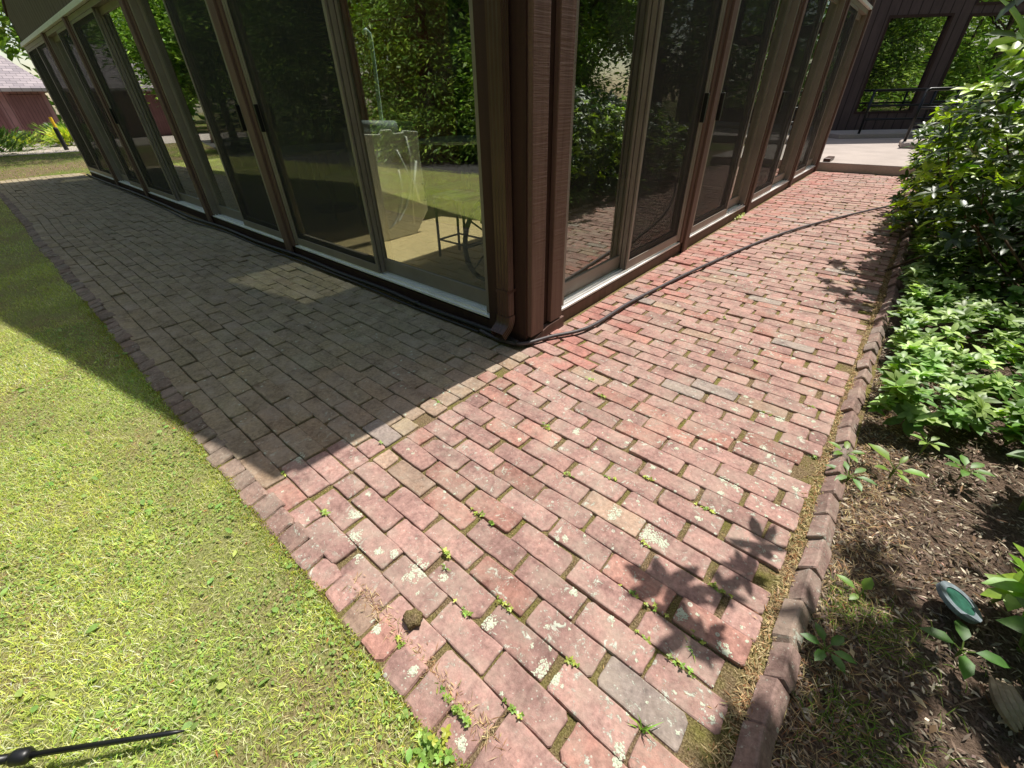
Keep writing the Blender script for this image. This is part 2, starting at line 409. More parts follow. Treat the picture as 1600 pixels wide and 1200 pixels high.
# ------------------------------------------------------------------ brick paving
def col_of(x, y, edge=False):
    """the brick's own fired colour and how overgrown it is, by where it was laid"""
    r = random.random()
    if r < .74: c = np.array(lin(166, 132, 123)[:3])
    elif r < .88: c = np.array(lin(168, 126, 114)[:3])
    elif r < .95: c = np.array(lin(168, 142, 124)[:3])
    else: c = np.array(lin(158, 144, 136)[:3])
    c = c * random.uniform(.86, 1.12)
    dens = 1.0
    if x < .05:
        k = min(1, max(0, (.35 - x)/1.2)); g = np.array(lin(154, 146, 114)[:3])*random.uniform(.85, 1.1)
        k2 = .34 + .46*k
        if x < -.1 or y > -.95: c = c*(1-k2) + g*k2
        dens = .25 if x < -.5 else .5
        # the drip line under the downspout: pale, scoured bricks
        dd = abs((y + .22) - (-.42)*(x + .1)*0 ) if False else 0
        w_ = math.exp(-(((x+.65+1.1*(y+.3)*.4)/.55)**2 + ((y+.28)/.2)**2))
        c = c*(1-.55*w_) + np.array(lin(152, 144, 122)[:3])*.55*w_
    elif x < .42 and y > -.1:
        if random.random() < .55: c = np.array(lin(172, 122, 112)[:3])*random.uniform(.85, 1.1)
        dens = .25
    else:
        dens = .7 + .5*min(1, max(0, (x-.3)))
        if random.random() < .2: c = c*.82
    if y > 5.5: c = c*.9 + np.array(lin(190, 130, 124)[:3])*.1
    return c, dens

BV, BF, BC = [], [], []
def brick(cx, cy, L, W, H=.055, z=0., rot=0., tilt=(0, 0), N=24, ch=.0030, col=None, dens=1., M3=None, rj=.0022):
    """rounded, slightly chipped brick; origin at its top centre"""
    ring = []; ph = random.random()*9; N = 24; rc = random.uniform(.003, .0075)
    hx, hy = L/2, W/2; ne = (7, 3)
    for ci, (sx, sy) in enumerate(((1,-1),(1,1),(-1,1),(-1,-1))):
        r1 = rc*random.uniform(.4, 1.7) if random.random() > .13 else random.uniform(.011, .020); a0 = (-90, 0, 90, 180)[ci]
        for aa in (12, 78):
            an = math.radians(a0+aa); ring.append((sx*(hx-r1)+r1*math.cos(an), sy*(hy-r1)+r1*math.sin(an)))
        m = (3, 5, 3, 5)[ci]; (ax, ay) = ring[-1]
        nxt = ((1,1),(-1,1),(-1,-1),(1,-1))[ci]; bx = nxt[0]*hx if ci in (0, 2) else nxt[0]*(hx-r1); by = nxt[1]*(hy-r1) if ci in (0, 2) else nxt[1]*hy
        for q in range(1, m+1): ring.append((ax+(bx-ax)*q/(m+1), ay+(by-ay)*q/(m+1)))
    N = len(ring)
    ring = [(x + mnoise.noise(Vector((x*26+cx*17, y*26+cy*19, ph)))*rj*1.6, y + mnoise.noise(Vector((x*26-cx*13, y*26+cy*11, ph+5)))*rj*1.6) for x, y in ring]
    base = len(BV)
    mat = Matrix.Rotation(rot, 3, 'Z') @ Matrix.Rotation(tilt[0], 3, 'X') @ Matrix.Rotation(tilt[1], 3, 'Y')
    if M3 is not None: mat = M3
    for (s_, dz) in ((0, 0), (ch*.35, -ch*.3), (ch, 0)):
        pass
    def put(px_, py_, pz_):
        v = mat @ Vector((px_, py_, pz_)); BV.append((cx+v.x, cy+v.y, z+v.z)); BC.append((*col, dens))
    def inset(x, y, d):
        return (x - math.copysign(min(abs(x), d), x), y - math.copysign(min(abs(y), d), y))
    for d, dz in ((ch*1.6, 0), (ch*.5, -ch*.45), (0, -ch*1.5), (0, -H)):
        for x, y in ring:
            xx, yy = inset(x, y, d)
            put(xx, yy, dz + (mnoise.noise(Vector((xx*25+cx*5, yy*25+cy*5, ph)))*.0012 if dz == 0 else 0))
    put(0, 0, random.uniform(-.0012, .0008))
    for q in range(3):
        for k in range(N):
            k2 = (k+1) % N; BF.append((base+q*N+k, base+(q+1)*N+k, base+(q+1)*N+k2, base+q*N+k2))
    c0 = base+4*N
    for k in range(0, N): BF.append((c0, base+k, base+(k+1) % N))

def wob(x, y, s=1):
    return mnoise.noise(Vector((x*.8, y*.8, 3.3)))*.022*s
PY = .0845
def course(y0, xa, xb, LL, gap, off):
    x = xa - off
    while x < xb:
        L = LL*random.uniform(.965, 1.03); xx0, xx1 = x, x + L; x += L + gap*random.uniform(.4, 1.7)
        if xx0 < xa: 
            if xx1 - xa < .05: continue
            xx0 = xa + random.uniform(0, .006)
        if xx1 > xb:
            if xb - xx0 < .055: continue
            xx1 = xb - random.uniform(0, .008)
        cx, cyy = (xx0+xx1)/2, y0 + wob((xx0+xx1)/2, y0) + random.uniform(-.0018, .0018)
        if cx < .02 and cyy > -.055: continue
        W = PY - random.uniform(.0008, .0050)
        c, dn = col_of(cx, cyy)
        tl = (random.gauss(0, .013), random.gauss(0, .007)); rz = random.gauss(0, .009)
        dz = zund(cx, cyy) + random.gauss(0, .0024)
        # heaved bricks round the corner of the building
        hv = math.exp(-((cx-.25)**2 + (cyy+.02)**2)/.12)
        tl = (tl[0] + random.gauss(0, .03)*hv, tl[1] + random.gauss(0, .02)*hv); rz += -.12*hv*(1 if cx > .0 else 0) + random.gauss(0, .02)*hv
        brick(cx, cyy, xx1-xx0, W, z=dz, rot=rz, tilt=tl, col=c, dens=dn)
r = 0; y = -1.395; JOINTS = []
while y < 8.08:
    off = (0 if r % 2 else .115) + random.uniform(-.02, .02)
    if y < -.045:
        course(y, -12.7, .10, .222, .007, off)
        course(y, .105, 1.44, .200, .0125, off*.9)
    else:
        course(y, .012, 1.44, .198, .0125, off*.9)
    JOINTS.append(y - PY/2); y += PY*random.uniform(.985, 1.02); r += 1
paving_end = len(BF)
# header bricks along the lawn edge, tipped down towards the grass
x = -12.7
while x < 1.46:
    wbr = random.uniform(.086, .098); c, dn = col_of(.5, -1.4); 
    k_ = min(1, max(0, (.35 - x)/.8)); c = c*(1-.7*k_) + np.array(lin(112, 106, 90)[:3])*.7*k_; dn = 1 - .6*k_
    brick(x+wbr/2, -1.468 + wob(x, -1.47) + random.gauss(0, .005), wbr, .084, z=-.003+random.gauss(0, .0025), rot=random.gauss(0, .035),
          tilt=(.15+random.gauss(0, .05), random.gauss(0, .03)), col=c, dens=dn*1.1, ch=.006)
    x += wbr + random.uniform(.003, .012)
def brick_object(name):
    me = bpy.data.meshes.new(name); me.from_pydata(BV, [], BF)
    a = me.color_attributes.new('tint', 'FLOAT_COLOR', 'POINT'); a.data.foreach_set('color', np.array(BC, np.float32).ravel())
    me.polygons.foreach_set('use_smooth', [False]*len(BF))
    me.materials.append(M['brick']); o = bpy.data.objects.new(name, me); link(o); return o
path = brick_object('brick_path'); tag(path, kind='structure'); PATH_V, PATH_F = BV, BF

# upright edging bricks along the flower bed, one corner up
BV, BF, BC = [], [], []
y = -1.62
while y < 8.0:
    L = random.uniform(.105, .135); c, dn = col_of(1.0, y); c = c*.45*random.uniform(.8, 1.1) + np.array(lin(150, 130, 120)[:3])*.42
    a = R_(46)+random.gauss(0, .07)
    M3 = Matrix.Rotation(random.gauss(0, .035), 3, 'Z') @ Matrix.Rotation(random.gauss(0, .035) - .04, 3, 'X') @ Matrix.Rotation(a, 3, 'Y')
    # top face turns towards the bed, the long side towards the path
    cx = 1.512 + mnoise.noise(Vector((0, y*.7, 2)))*.02 + random.gauss(0, .003)
    brick(cx, y+L/2, .050, L, H=.046, z=.014+random.gauss(0, .004), col=c, dens=dn*.9, M3=M3, ch=.004)
    y += L + random.uniform(-.004, .004)
edging = brick_object('brick_edging')
tag(edging, 'row of tilted bricks set on edge between the brick path and the mulch bed', 'brick edging')

# lichen crusts that lie on the bricks: part of the path's surface
def pxground(px, py, z=0.0):
    d = right*(px-800) + down*(py-600) + fwd*653.15
    k = (z - 1.15)/d.z; return Vector((1.3178, -1.6203, 1.15)) + d*k
from mathutils.bvhtree import BVHTree
bvh = BVHTree.FromPolygons([Vector(v[:3]) for v in PATH_V], PATH_F)
LV, LF = [], []
def lichen(px, py, r, seed, xy=None):
    p = pxground(px, py) if xy is None else Vector((xy[0], xy[1], 0)); g_ = np.random.default_rng(seed); ph = g_.random()*9
    el = g_.uniform(.6, 1.0); an = g_.random()*3
    m = int(30 + (r/.0042)**2*1.7) if r > .012 else int(12 + (r/.003)**2)
    for _ in range(m):
        a = g_.random()*6.283; q = g_.random()**.55; lim = r*(.72 + .6*mnoise.noise(Vector((math.cos(a)*1.3, math.sin(a)*1.3, ph))) + .35*mnoise.noise(Vector((math.cos(a)*4, math.sin(a)*4, ph+3))))
        x, y_ = math.cos(a)*q*lim, math.sin(a)*q*lim*el; x, y_ = x*math.cos(an)-y_*math.sin(an), x*math.sin(an)+y_*math.cos(an)
        h_, nn_, _i, _d = bvh.ray_cast(Vector((p.x+x, p.y+y_, .1)), Vector((0, 0, -1)))
        if h_ is None or nn_.z < .8: continue
        s_ = g_.uniform(.0014, .0040)*(1 if r > .012 else .75)*(1.15-.5*q); k6 = 7; c0 = len(LV); ph2 = g_.random()*6
        for k in range(k6):
            aa = ph2 + 6.283*k/k6; ss = s_*g_.uniform(.6, 1.2); LV.append((h_.x+math.cos(aa)*ss, h_.y+math.sin(aa)*ss, h_.z+.00025))
        LV.append((h_.x, h_.y, h_.z + g_.uniform(.0007, .0016)))
        LF.extend([(c0+k, c0+(k+1) % k6, c0+k6) for k in range(k6)])
for i, (a, b, r) in enumerate([(556,801,.030),(551,838,.028),(560,862,.026),(617,862,.020),(655,888,.034),(640,897,.020),(590,860,.016),(693,898,.014),(468,714,.026),
        (900,673,.026),(1018,838,.036),(1035,850,.022),(963,800,.022),(955,808,.016),(870,845,.014),(883,840,.012),(853,1050,.034),(868,1060,.02),(765,972,.022),(758,965,.014),
        (1063,960,.022),(968,1175,.018),(965,1190,.016),(1225,1060,.030),(1130,750,.018),(1125,770,.014),(1148,640,.018),(1222,655,.018),(1190,645,.012),(1193,700,.012),
        (1020,730,.012),(1115,800,.01),(695,765,.01),(575,770,.012),(645,708,.008),(1250,685,.014),(1270,660,.012),(1300,620,.01),(680,633,.01),(550,680,.012),
        (980,690,.010),(1005,835,.02),(585,975,.02),(590,985,.012),(645,1050,.018),(720,1160,.016),(1180,1150,.02),(1170,1170,.014),(1215,655,.02),(1165,620,.016),(1240,560,.014),
        (1190,545,.012),(1150,760,.016),(1095,700,.01),(930,700,.01),(870,690,.012),(865,620,.008),(1150,690,.012)]):
    lichen(a, b, r*1.35, i)
for i in range(620):
    x = .15 + 1.3*RNG.random()**.6; y_ = RNG.uniform(-1.42, 2.6)
    if mnoise.noise(Vector((x*1.9, y_*1.9, 31))) + .25*(x-.7) < RNG.uniform(-.25, .3): continue
    lichen(0, 0, RNG.choice([.004, .006, .008, .011, .015, .02], p=[.3, .27, .2, .13, .07, .03]), 900+i, (x, y_))
for i in range(90): lichen(0, 0, RNG.choice([.004, .007, .012]), 2900+i, (RNG.uniform(-1.4, .2), RNG.uniform(-1.42, -.4)))
npmesh('lichen_crust', np.array(LV), np.array(LF), M['lichen'], None, path)

# ------------------------------------------------------------------ the glazed building
S_ = 1
bld = empty('glazed_building', (0, 0, 0), 'long brown building with walls of sliding glass doors meeting at a wooden corner post', 'building')
def part(mb, name, mat, parent=bld, label=None, **kw):
    o = mb.build(name, mat, parent, **kw)
    if label: o['label'] = label
    return o
H0, SL = 2.56, .357
def roofz(x): return H0 + SL*min(-x, 12.1+x+.0) if x > -6.05 else H0 + SL*(12.1+x)
# gable wall above doors (left facade) and eave wall (right facade)
mb = MB(); mb.prism([(-11.95,.02,2.13),(-.02,.02,2.13),(-.02,.02,H0),(-6.0,.02,H0+SL*6.0),(-11.95,.02,H0)], (0,.10,0)); part(mb, 'gable_wall', M['fascia'])
mb = MB(); mb.box(-.12,-.02,.125,8.1,2.13,H0-.01); part(mb, 'eave_wall', M['darkwood'])
# skirting boards below the sills
mb = MB(); mb.box(-11.95,-.14,.012,.06,-.05,.062); mb.box(-11.95,-.14,.035,.06,.0625,.078); part(mb, 'base_board', M['darkwood'])
mb = MB(); mb.box(-.06,-.012,.14,8.1,-.05,.064); part(mb, 'base_board', M['trim'])
# corner post and boards
mb = MB(); mb.box(-.14,.0,.0,.03,-.05,2.5); mb.box(-.05,-.004,.0302,.34,-.05,2.5); part(mb, 'corner_post', M['darkwood'])
mb = MB(); mb.box(-.003,.028,.012,.125,.045,2.5); part(mb, 'corner_board', M['wood'], bevel=.004)
mb = MB(); mb.box(-.003,.026,.195,.305,.07,2.5); part(mb, 'corner_board', M['wood'], bevel=.004)
mb = MB(); mb.prism([(-.002,.004,-.03),(-.002,.33,-.03),(-.002,.33,.062),(-.002,.17,.058),(-.002,.015,.015)], (.03,0,0)); part(mb, 'corner_base_board', M['wood'], label='splintered board round the foot of the corner post')
mb = MB(); mb.box(-.262,-.185,-.016,.02,.05,2.13); part(mb, 'trim_board', M['darkwood'])
mb = MB(); mb.box(-.185,-.14,-.004,.03,-.05,2.13); part(mb, 'trim_board', M['darkwood'])
# downspout: fluted rectangular pipe with a curved shoe
dsx, dsy = -.108, -.042
def flute(sz=.084, d=.055, n=4):
    pts = []
    for s in range(4):
        for k in range(n*2):
            u = -.5 + (k+.5)/(n*2); o = .5 - (.045 if k % 2 else 0)
            pts.append([(u*sz, -o*d), (o*sz, u*d), (-u*sz, o*d), (-o*sz, -u*d)][s])
    return pts
prof = flute()
def sweep(path_, prof, mat, name, parent):
    mb = MB(); n = len(prof); vv = []
    for (p, ang) in path_:
        for (a, b) in prof:
            q = Matrix.Rotation(ang, 3, 'X') @ Vector((a, b, 0)); vv.append(Vector(p) + q)
    fs = [(i*n+k, i*n+(k+1) % n, (i+1)*n+(k+1) % n, (i+1)*n+k) for i in range(len(path_)-1) for k in range(n)]
    fs += [tuple(range(n))]
    mb.add(vv, fs); return mb.build(name, mat, parent)
ds = sweep([((dsx, dsy, 2.5), 0), ((dsx, dsy, .16), 0)], prof, M['downpipe'], 'downspout', bld)
shoe = []
for k in range(9):
    a = R_(62)*k/8; shoe.append(((dsx-.0, dsy - .075*(1-math.cos(a)), .17 - .095*math.sin(a)*.95), -a))
e = shoe[-1][0]; shoe.append(((e[0], e[1]-.035, e[2]-.022), -R_(62)))
prof2 = [(a*1.12, b*1.12) for a, b in prof]
n2 = len(prof2); mb = MB(); vv = []
for (p, ang) in shoe:
    for sc in (1.0,):
        for (a, b) in prof2: vv.append(Vector(p) + Matrix.Rotation(ang, 3, 'X') @ Vector((a*sc, b*sc, 0)))
fs = [(i*n2+k, i*n2+(k+1) % n2, (i+1)*n2+(k+1) % n2, (i+1)*n2+k) for i in range(len(shoe)-1) for k in range(n2)]
mb.add(vv, fs); so = mb.build('spout_shoe', M['downpipe'], ds); sm = so.modifiers.new('wall', 'SOLIDIFY'); sm.thickness = .003
for zz in (.30, 1.75):
    mb = MB(); mb.box(dsx-.041, dsx+.041, dsy-.031, .0, zz, zz+.018); mb.build('strap', M['downpipe'], ds)

# floor, ceiling/roof with openings, inner walls
mb = MB(); mb.box(-11.9,-.07,.07,8.0,-.04,.070); part(mb, 'floor', M['carpet'])
def roof_piece(mb, x0, x1, y0, y1, t=.16):
    f = lambda x: H0 + SL*(-x) if x >= -6 else H0 + SL*(12+x)
    mb.add([(x0,y0,f(x0)),(x1,y0,f(x1)),(x1,y1,f(x1)),(x0,y1,f(x0)),(x0,y0,f(x0)+t*.35),(x1,y0,f(x1)+t*.35),(x1,y1,f(x1)+t*.35),(x0,y1,f(x0)+t*.35)],
           [(0,3,2,1),(4,5,6,7),(0,1,5,4),(1,2,6,5),(2,3,7,6),(3,0,4,7)])
mb = MB()
sx0, sx1, sy0, sy1 = -2.46, -1.50, 1.16, 3.45
roof_piece(mb, sx1, .0, .0, 8.15); roof_piece(mb, sx0, sx1, .0, sy0); roof_piece(mb, sx0, sx1, sy1, 8.15); roof_piece(mb, -6, sx0, .0, 8.15)
tx0, tx1, ty0, ty1 = -11.45, -11.0, .95, 1.6
roof_piece(mb, tx1, -6, .0, 8.15); roof_piece(mb, tx0, tx1, .0, ty0); roof_piece(mb, tx0, tx1, ty1, 8.15); roof_piece(mb, -12, tx0, .0, 8.15)
roof = part(mb, 'roof', M['darkwood'])
f = lambda x: H0 + SL*(-x)
mb = MB(); mb.add([(sx0,sy0,f(sx0)+.03),(sx1,sy0,f(sx1)+.03),(sx1,sy1,f(sx1)+.03),(sx0,sy1,f(sx0)+.03)], [(0,1,2,3)]); mb.build('skylight', M['sky_glass'], roof)
g = lambda x: H0 + SL*(12+x)
mb = MB(); mb.add([(tx0,ty0,g(tx0)+.03),(tx1,ty0,g(tx1)+.03),(tx1,ty1,g(tx1)+.03),(tx0,ty1,g(tx0)+.03)], [(0,1,2,3)]); mb.build('skylight', M['sky_glass'], roof)
mb = MB(); mb.box(-11.9,-6.3,5.2,5.3,.07,2.5); mb.box(-5.3,-.6,5.2,5.3,.07,2.5); mb.box(-6.3,-5.3,5.2,5.3,.07,.9); mb.box(-6.3,-5.3,5.2,5.3,2.0,2.5)
part(mb, 'inner_wall', M['wall_in'])
mb = MB(); mb.box(-4.3,-4.2,1.9,3.5,.07,2.3); part(mb, 'inner_wall', M['red_in'], label='rust orange inner partition')
mb = MB(); mb.box(-12,-11.9,.02,8.1,-.05,2.55); part(mb, 'end_wall', M['siding'])
mb = MB(); mb.box(-11.9,-.02,8.02,8.12,-.05,2.55); mb.prism([(-11.9,8.02,2.55),(-.02,8.02,2.55),(-6,8.02,4.6)], (0,.1,0)); part(mb, 'end_wall', M['siding'])

# sliding doors. axis 'x': facade y=0 facing -y, runs from a (near corner, larger x) to b. axis 'y': facade x=0 facing +x
ZT, ZB = 2.125, .078
def door(axis, a, b, mid, screen, lab, near_first=True, handle=True, wide=None):
    """a..b: ends of the unit; mid: where the leaves meet; screen: 'near','far','both',None"""
    lo, hi = min(a, b), max(a, b)
    def B(mb, u0, u1, d0, d1, z0, z1):      # d = depth behind the facade plane
        if axis == 'x': mb.box(u0, u1, d0, d1, z0, z1)
        else: mb.box(-d1, -d0, u0, u1, z0, z1)
    fr = MB(); w = .040
    B(fr, lo, lo+w, .012, .11, ZB+.026, ZT); B(fr, hi-w, hi, .012, .11, ZB+.026, ZT)
    B(fr, lo+w+.0005, hi-w-.0005, .012, .11, ZT-.05, ZT-.002)
    unit = fr.build('sliding_door', M['alu'], bld, bevel=.0025); unit['label'] = lab
    sl = MB(); B(sl, lo+.001, hi-.001, .004, .12, ZB, ZB+.012); B(sl, lo+w+.001, hi-w-.001, .02, .024, ZB+.0125, ZB+.028); B(sl, lo+w+.001, hi-w-.001, .05, .054, ZB+.0125, ZB+.028); B(sl, lo+w+.001, hi-w-.001, .08, .084, ZB+.0125, ZB+.028)
    sl.build('sill', M['sill'], unit)
    near_lo = (a < b)
    leaves = [(a, mid, 'near'), (mid, b, 'far')]
    for (p, q, nm) in leaves:
        u0, u1 = min(p, q), max(p, q)
        u0 += w if abs(u0-lo) < 1e-6 else -.028; u1 -= w if abs(u1-hi) < 1e-6 else -.028
        slid = (nm == 'far') if not screen or screen == 'far' else (nm == 'near')
        dd = .036 if slid else .072      # outer or inner track
        z0, z1 = ZB+.029, ZT-.052
        st = .058
        lf = MB()
        B(lf, u0, u0+st, dd, dd+.03, z0, z1); B(lf, u1-st, u1, dd, dd+.03, z0, z1)
        B(lf, u0+st, u1-st, dd+.0015, dd+.0285, z0, z0+.095); B(lf, u0+st, u1-st, dd+.0015, dd+.0285, z1-.06, z1)
        lf.build('door_leaf', M['alu'], unit, bevel=.002)
        gm = MB(); B(gm, u0+st-.004, u1-st+.004, dd+.014, dd+.016, z0+.09, z1-.055); gm.build('glass_pane', M['glass'], unit)
        if screen in (nm, 'both'):
            sf = MB(); s0, s1 = u0+.004, u1-.004; d2 = .014 if screen != 'both' else .014
            B(sf, s0, s0+.028, d2, d2+.014, z0, z1); B(sf, s1-.028, s1, d2, d2+.014, z0, z1)
            B(sf, s0+.028, s1-.028, d2+.001, d2+.013, z0, z0+.06); B(sf, s0+.028, s1-.028, d2+.001, d2+.013, z1-.03, z1)
            sf.build('screen_frame', M['alu'], unit, bevel=.0015)
            sm_ = MB(); B(sm_, s0+.024, s1-.024, d2+.006, d2+.0068, z0+.055, z1-.025); sm_.build('insect_screen', M['screen'], unit)
    if handle:
        hm = MB(); s = 1 if near_lo else -1
        hx = b - s*(.040+.03) if screen in ('far', None) else a + s*(.040+.03)
        B(hm, hx-.013, hx+.013, -.016, .0138, .98, 1.16); hm.build('handle', M['black'], unit, bevel=.003)
    return unit
LX = [(-.272,-2.71,-1.43,'far'), (-2.925,-4.765,-3.83,'near'), (-4.975,-7.45,-6.15,'far'), (-7.65,-9.35,-8.5,'near'), (-9.56,-11.9,-10.75,'both')]
names = ['first', 'second', 'third', 'fourth', 'fifth']
for i, (a, b, m, s) in enumerate(LX):
    door('x', a, b, m, s, f'{names[i]} pair of sliding doors left of the corner post')
for i in range(4):
    u0, u1 = LX[i][1], LX[i+1][0]
    mb = MB(); mb.box(u0+.001, u1-.001, .0, .12, .0785, 2.13) if u0 < u1 else mb.box(u1+.001, u0-.001, .0, .12, .0785, 2.128)
    mb.box(min(u0,u1)+.05, max(u0,u1)-.05, -.022, -.0003, -.02, 2.128); part(mb, 'mullion_post', M['trim'], bevel=.003)
RY = [(.34,2.135,1.195,'far'), (2.335,4.0,3.33,'near'), (4.19,6.09,5.1,'near'), (6.28,8.02,7.15,'near')]
for i, (a, b, m, s) in enumerate(RY):
    door('y', a, b, m, s, f'{names[i]} pair of sliding doors right of the corner post')
for i in range(3):
    u0, u1 = RY[i][1], RY[i+1][0]
    mb = MB(); mb.box(-.12, -.0, u0+.001, u1-.001, .0785, 2.128); mb.box(.0003, .02, u0+.055, u1-.055, -.02, 2.128); part(mb, 'mullion_post', M['trim'], bevel=.003)
mb = MB(); mb.box(-.12,.02,8.021,8.12,-.05,2.5); part(mb, 'corner_board', M['trim'])
# light head flashing over the doors
mb = MB(); mb.box(-11.95,-.25,-.025,.0195,2.131,2.165); mb.box(-11.95,-.25,-.012,.0195,2.1655,2.19); part(mb, 'head_flashing', M['sill'])
mb = MB(); mb.box(-.0195,.02,.32,8.1,2.131,2.165); part(mb, 'head_flashing', M['sill'])

# ------------------------------------------------------------------ things inside
pan = empty('folding_panel', (-2.22, .95, .08), 'white moulded plastic panel with arched ribs standing on the tan carpet', 'panel')
mb = MB(); out = [(.60,.07),(1.00,.07),(1.17,.26),(1.155,.72),(1.165,.93),(1.02,.945),(1.0,.93),(.90,.93),(.88,.96),(.78,.96),(.76,.93),(.60,.94)]
mb.prism([(-2.235,y,z) for y, z in out], (.03,0,0)); mb.build('board', M['white'], pan, bevel=.006)
mb = MB()
for yc, r0 in ((.62,.33),(.62,.22)):
    mb.tube([(-2.203, yc+r0*1.25*math.sin(a*math.pi/12)*1.0, .15+ .9*r0*2*(1-math.cos(a*math.pi/12))) for a in range(1, 8)], .014, 6)
mb.tube([(-2.203,.98,.16),(-2.203,1.0,.4),(-2.203,1.1,.7)], .012, 6); mb.tube([(-2.203,1.09,.34),(-2.203,1.02,.55),(-2.203,.9,.8)], .012, 6)
mb.build('rib', M['white'], pan, smooth=True)
mb = MB(); mb.tube([(-2.2,1.13,.35),(-2.2,1.16,.35),(-2.2,1.16,.5),(-2.2,1.13,.5)], .01, 6); mb.build('latch', M['black'], pan)
mb = MB(); mb.tube([(-2.27,.62,.99),(-2.27,.97,.975)], .045, 12); tag(mb.build('bolster_cushion', M['greycush'], smooth=True), 'grey roll cushion lying on the top edge of the white panel', 'cushion')
mb = MB(); mb.tube([(-2.30,.86,.08),(-2.30,.865,1.02),(-2.30,.89,1.55),(-2.30,.885,1.60),(-2.30,.86,1.62),(-2.30,.83,1.60)], .016, 8); tag(mb.build('walking_cane', M['paleblue'], smooth=True), 'pale blue hooked pole rising behind the white panel', 'pole')
st = empty('bar_stool', (-1.25, .74, .08), 'stool with a slatted pale seat and dark metal legs behind the first glass door', 'stool')
mb = MB()
for k in range(3): mb.box(-1.42+k*.12, -1.33+k*.12, .6, .86, .54, .565)
mb.build('seat', M['table'], st, bevel=.01)
for (x, y) in ((-1.41,.62),(-1.1,.62),(-1.41,.84),(-1.1,.84)):
    mb = MB(); mb.tube([(x,y,.54),(x*1.01,y,.08)], .011, 6); mb.build('leg', M['steel'], st)
mb = MB(); mb.tube([(-1.41,.62,.22),(-1.1,.62,.22),(-1.1,.84,.22),(-1.41,.84,.22),(-1.41,.62,.22)], .008, 6); mb.build('foot_rail', M['steel'], st)
wc = empty('wheelchair', (-.62, .5, .08), 'wheelchair with a large spoked black wheel at the corner of the first glass door', 'wheelchair')
def wheel(cx, cy, cz, R, name):
    mb = MB(); mb.tube([(cx, cy+R*math.cos(k*math.pi/14), cz+R*math.sin(k*math.pi/14)) for k in range(29)], .016, 6, cap=False); w_ = mb.build(name, M['black'], wc, smooth=True)
    mb = MB()
    for k in range(10): mb.tube([(cx, cy, cz), (cx, cy+R*math.cos(k*math.pi/5), cz+R*math.sin(k*math.pi/5))], .006, 5)
    mb.tube([(cx-.03,cy,cz),(cx+.03,cy,cz)], .03, 10); mb.build('spokes', M['steel'], w_)
wheel(-.70,.52,.36,.28,'wheel'); wheel(-.30,.52,.36,.28,'wheel')
mb = MB(); mb.box(-.66,-.34,.35,.75,.5,.54); mb.build('seat', M['black'], wc)
mb = MB(); mb.box(-.66,-.34,.74,.77,.56,.95); mb.build('backrest', M['black'], wc)
for i, (x, y, r) in enumerate([(-3.9,1.1,.55),(-3.2,2.7,.6),(-6.6,1.6,.6),(-9.0,2.0,.6)]):
    t = empty('round_table', (x, y, .08), ['pale round table behind the far leaf of the first door left of the corner', 'pale round table deep in the room behind the white panel',
         'pale round table behind the third pair of doors left of the corner', 'pale round table behind the fourth pair of doors left of the corner'][i], 'table')
    mb = MB(); mb.tube([(x,y,.72),(x,y,.75)], r, 28); mb.build('tabletop', M['table'], t)
    mb = MB(); mb.tube([(x,y,.08),(x,y,.12),(x,y,.14),(x,y,.72)], [.25,.25,.03,.03], 12); mb.build('pedestal', M['steel'], t)
chair_lab = ['dark chair beside the round table nearest the first door', 'dark chair between the two nearer round tables', 'dark chair facing the third door table',
             'dark chair behind the table at the third pair of doors', 'dark chair at the table behind the fourth pair of doors']
def chair(x, y, rz, lab):
    c = empty('dining_chair', (x, y, .08), lab, 'chair', 'chairs in the glazed room', rz)
    Mx = Matrix.Translation((x, y, .08)) @ Matrix.Rotation(rz, 4, 'Z')
    mb = MB(); mb.box(-.22,.22,-.22,.22,.42,.46, mat=Mx); mb.build('seat', M['greycush'], c, bevel=.01)
    mb = MB(); mb.box(-.21,.21,.2,.23,.55,.88, mat=Mx); mb.build('backrest', M['greycush'], c, bevel=.01)
    for (a, b, h) in ((-.2,-.2,.42),(.2,-.2,.42),(-.2,.215,.86),(.2,.215,.86)):
        mb = MB(); mb.tube([Mx @ Vector((a,b,0)), Mx @ Vector((a,b,h))], .012, 6); mb.build('leg', M['steel'], c)
for a, l in zip([(-3.15,1.0,-1.4),(-3.5,1.75,.3),(-5.7,1.5,-1.5),(-6.7,2.5,0),(-8.9,2.9,0)], chair_lab): chair(*a, l)
mb = MB(); mb.box(-4.6,-4.35,4.3,4.5,.08,.95); tag(mb.build('water_cooler', M['blue'], bevel=.03), 'blue upright bin far inside the room beyond the round tables', 'bin')
mb = MB(); mb.box(-5.2,-4.4,5.13,5.195,1.1,1.9); mb.box(-5.12,-4.82,5.12,5.13,1.16,1.84); mb.box(-4.78,-4.48,5.12,5.13,1.16,1.84)
tag(mb.build('notice_board', M['table'], bevel=.004), 'pale framed board hung on the inner wall behind the tables', 'board')

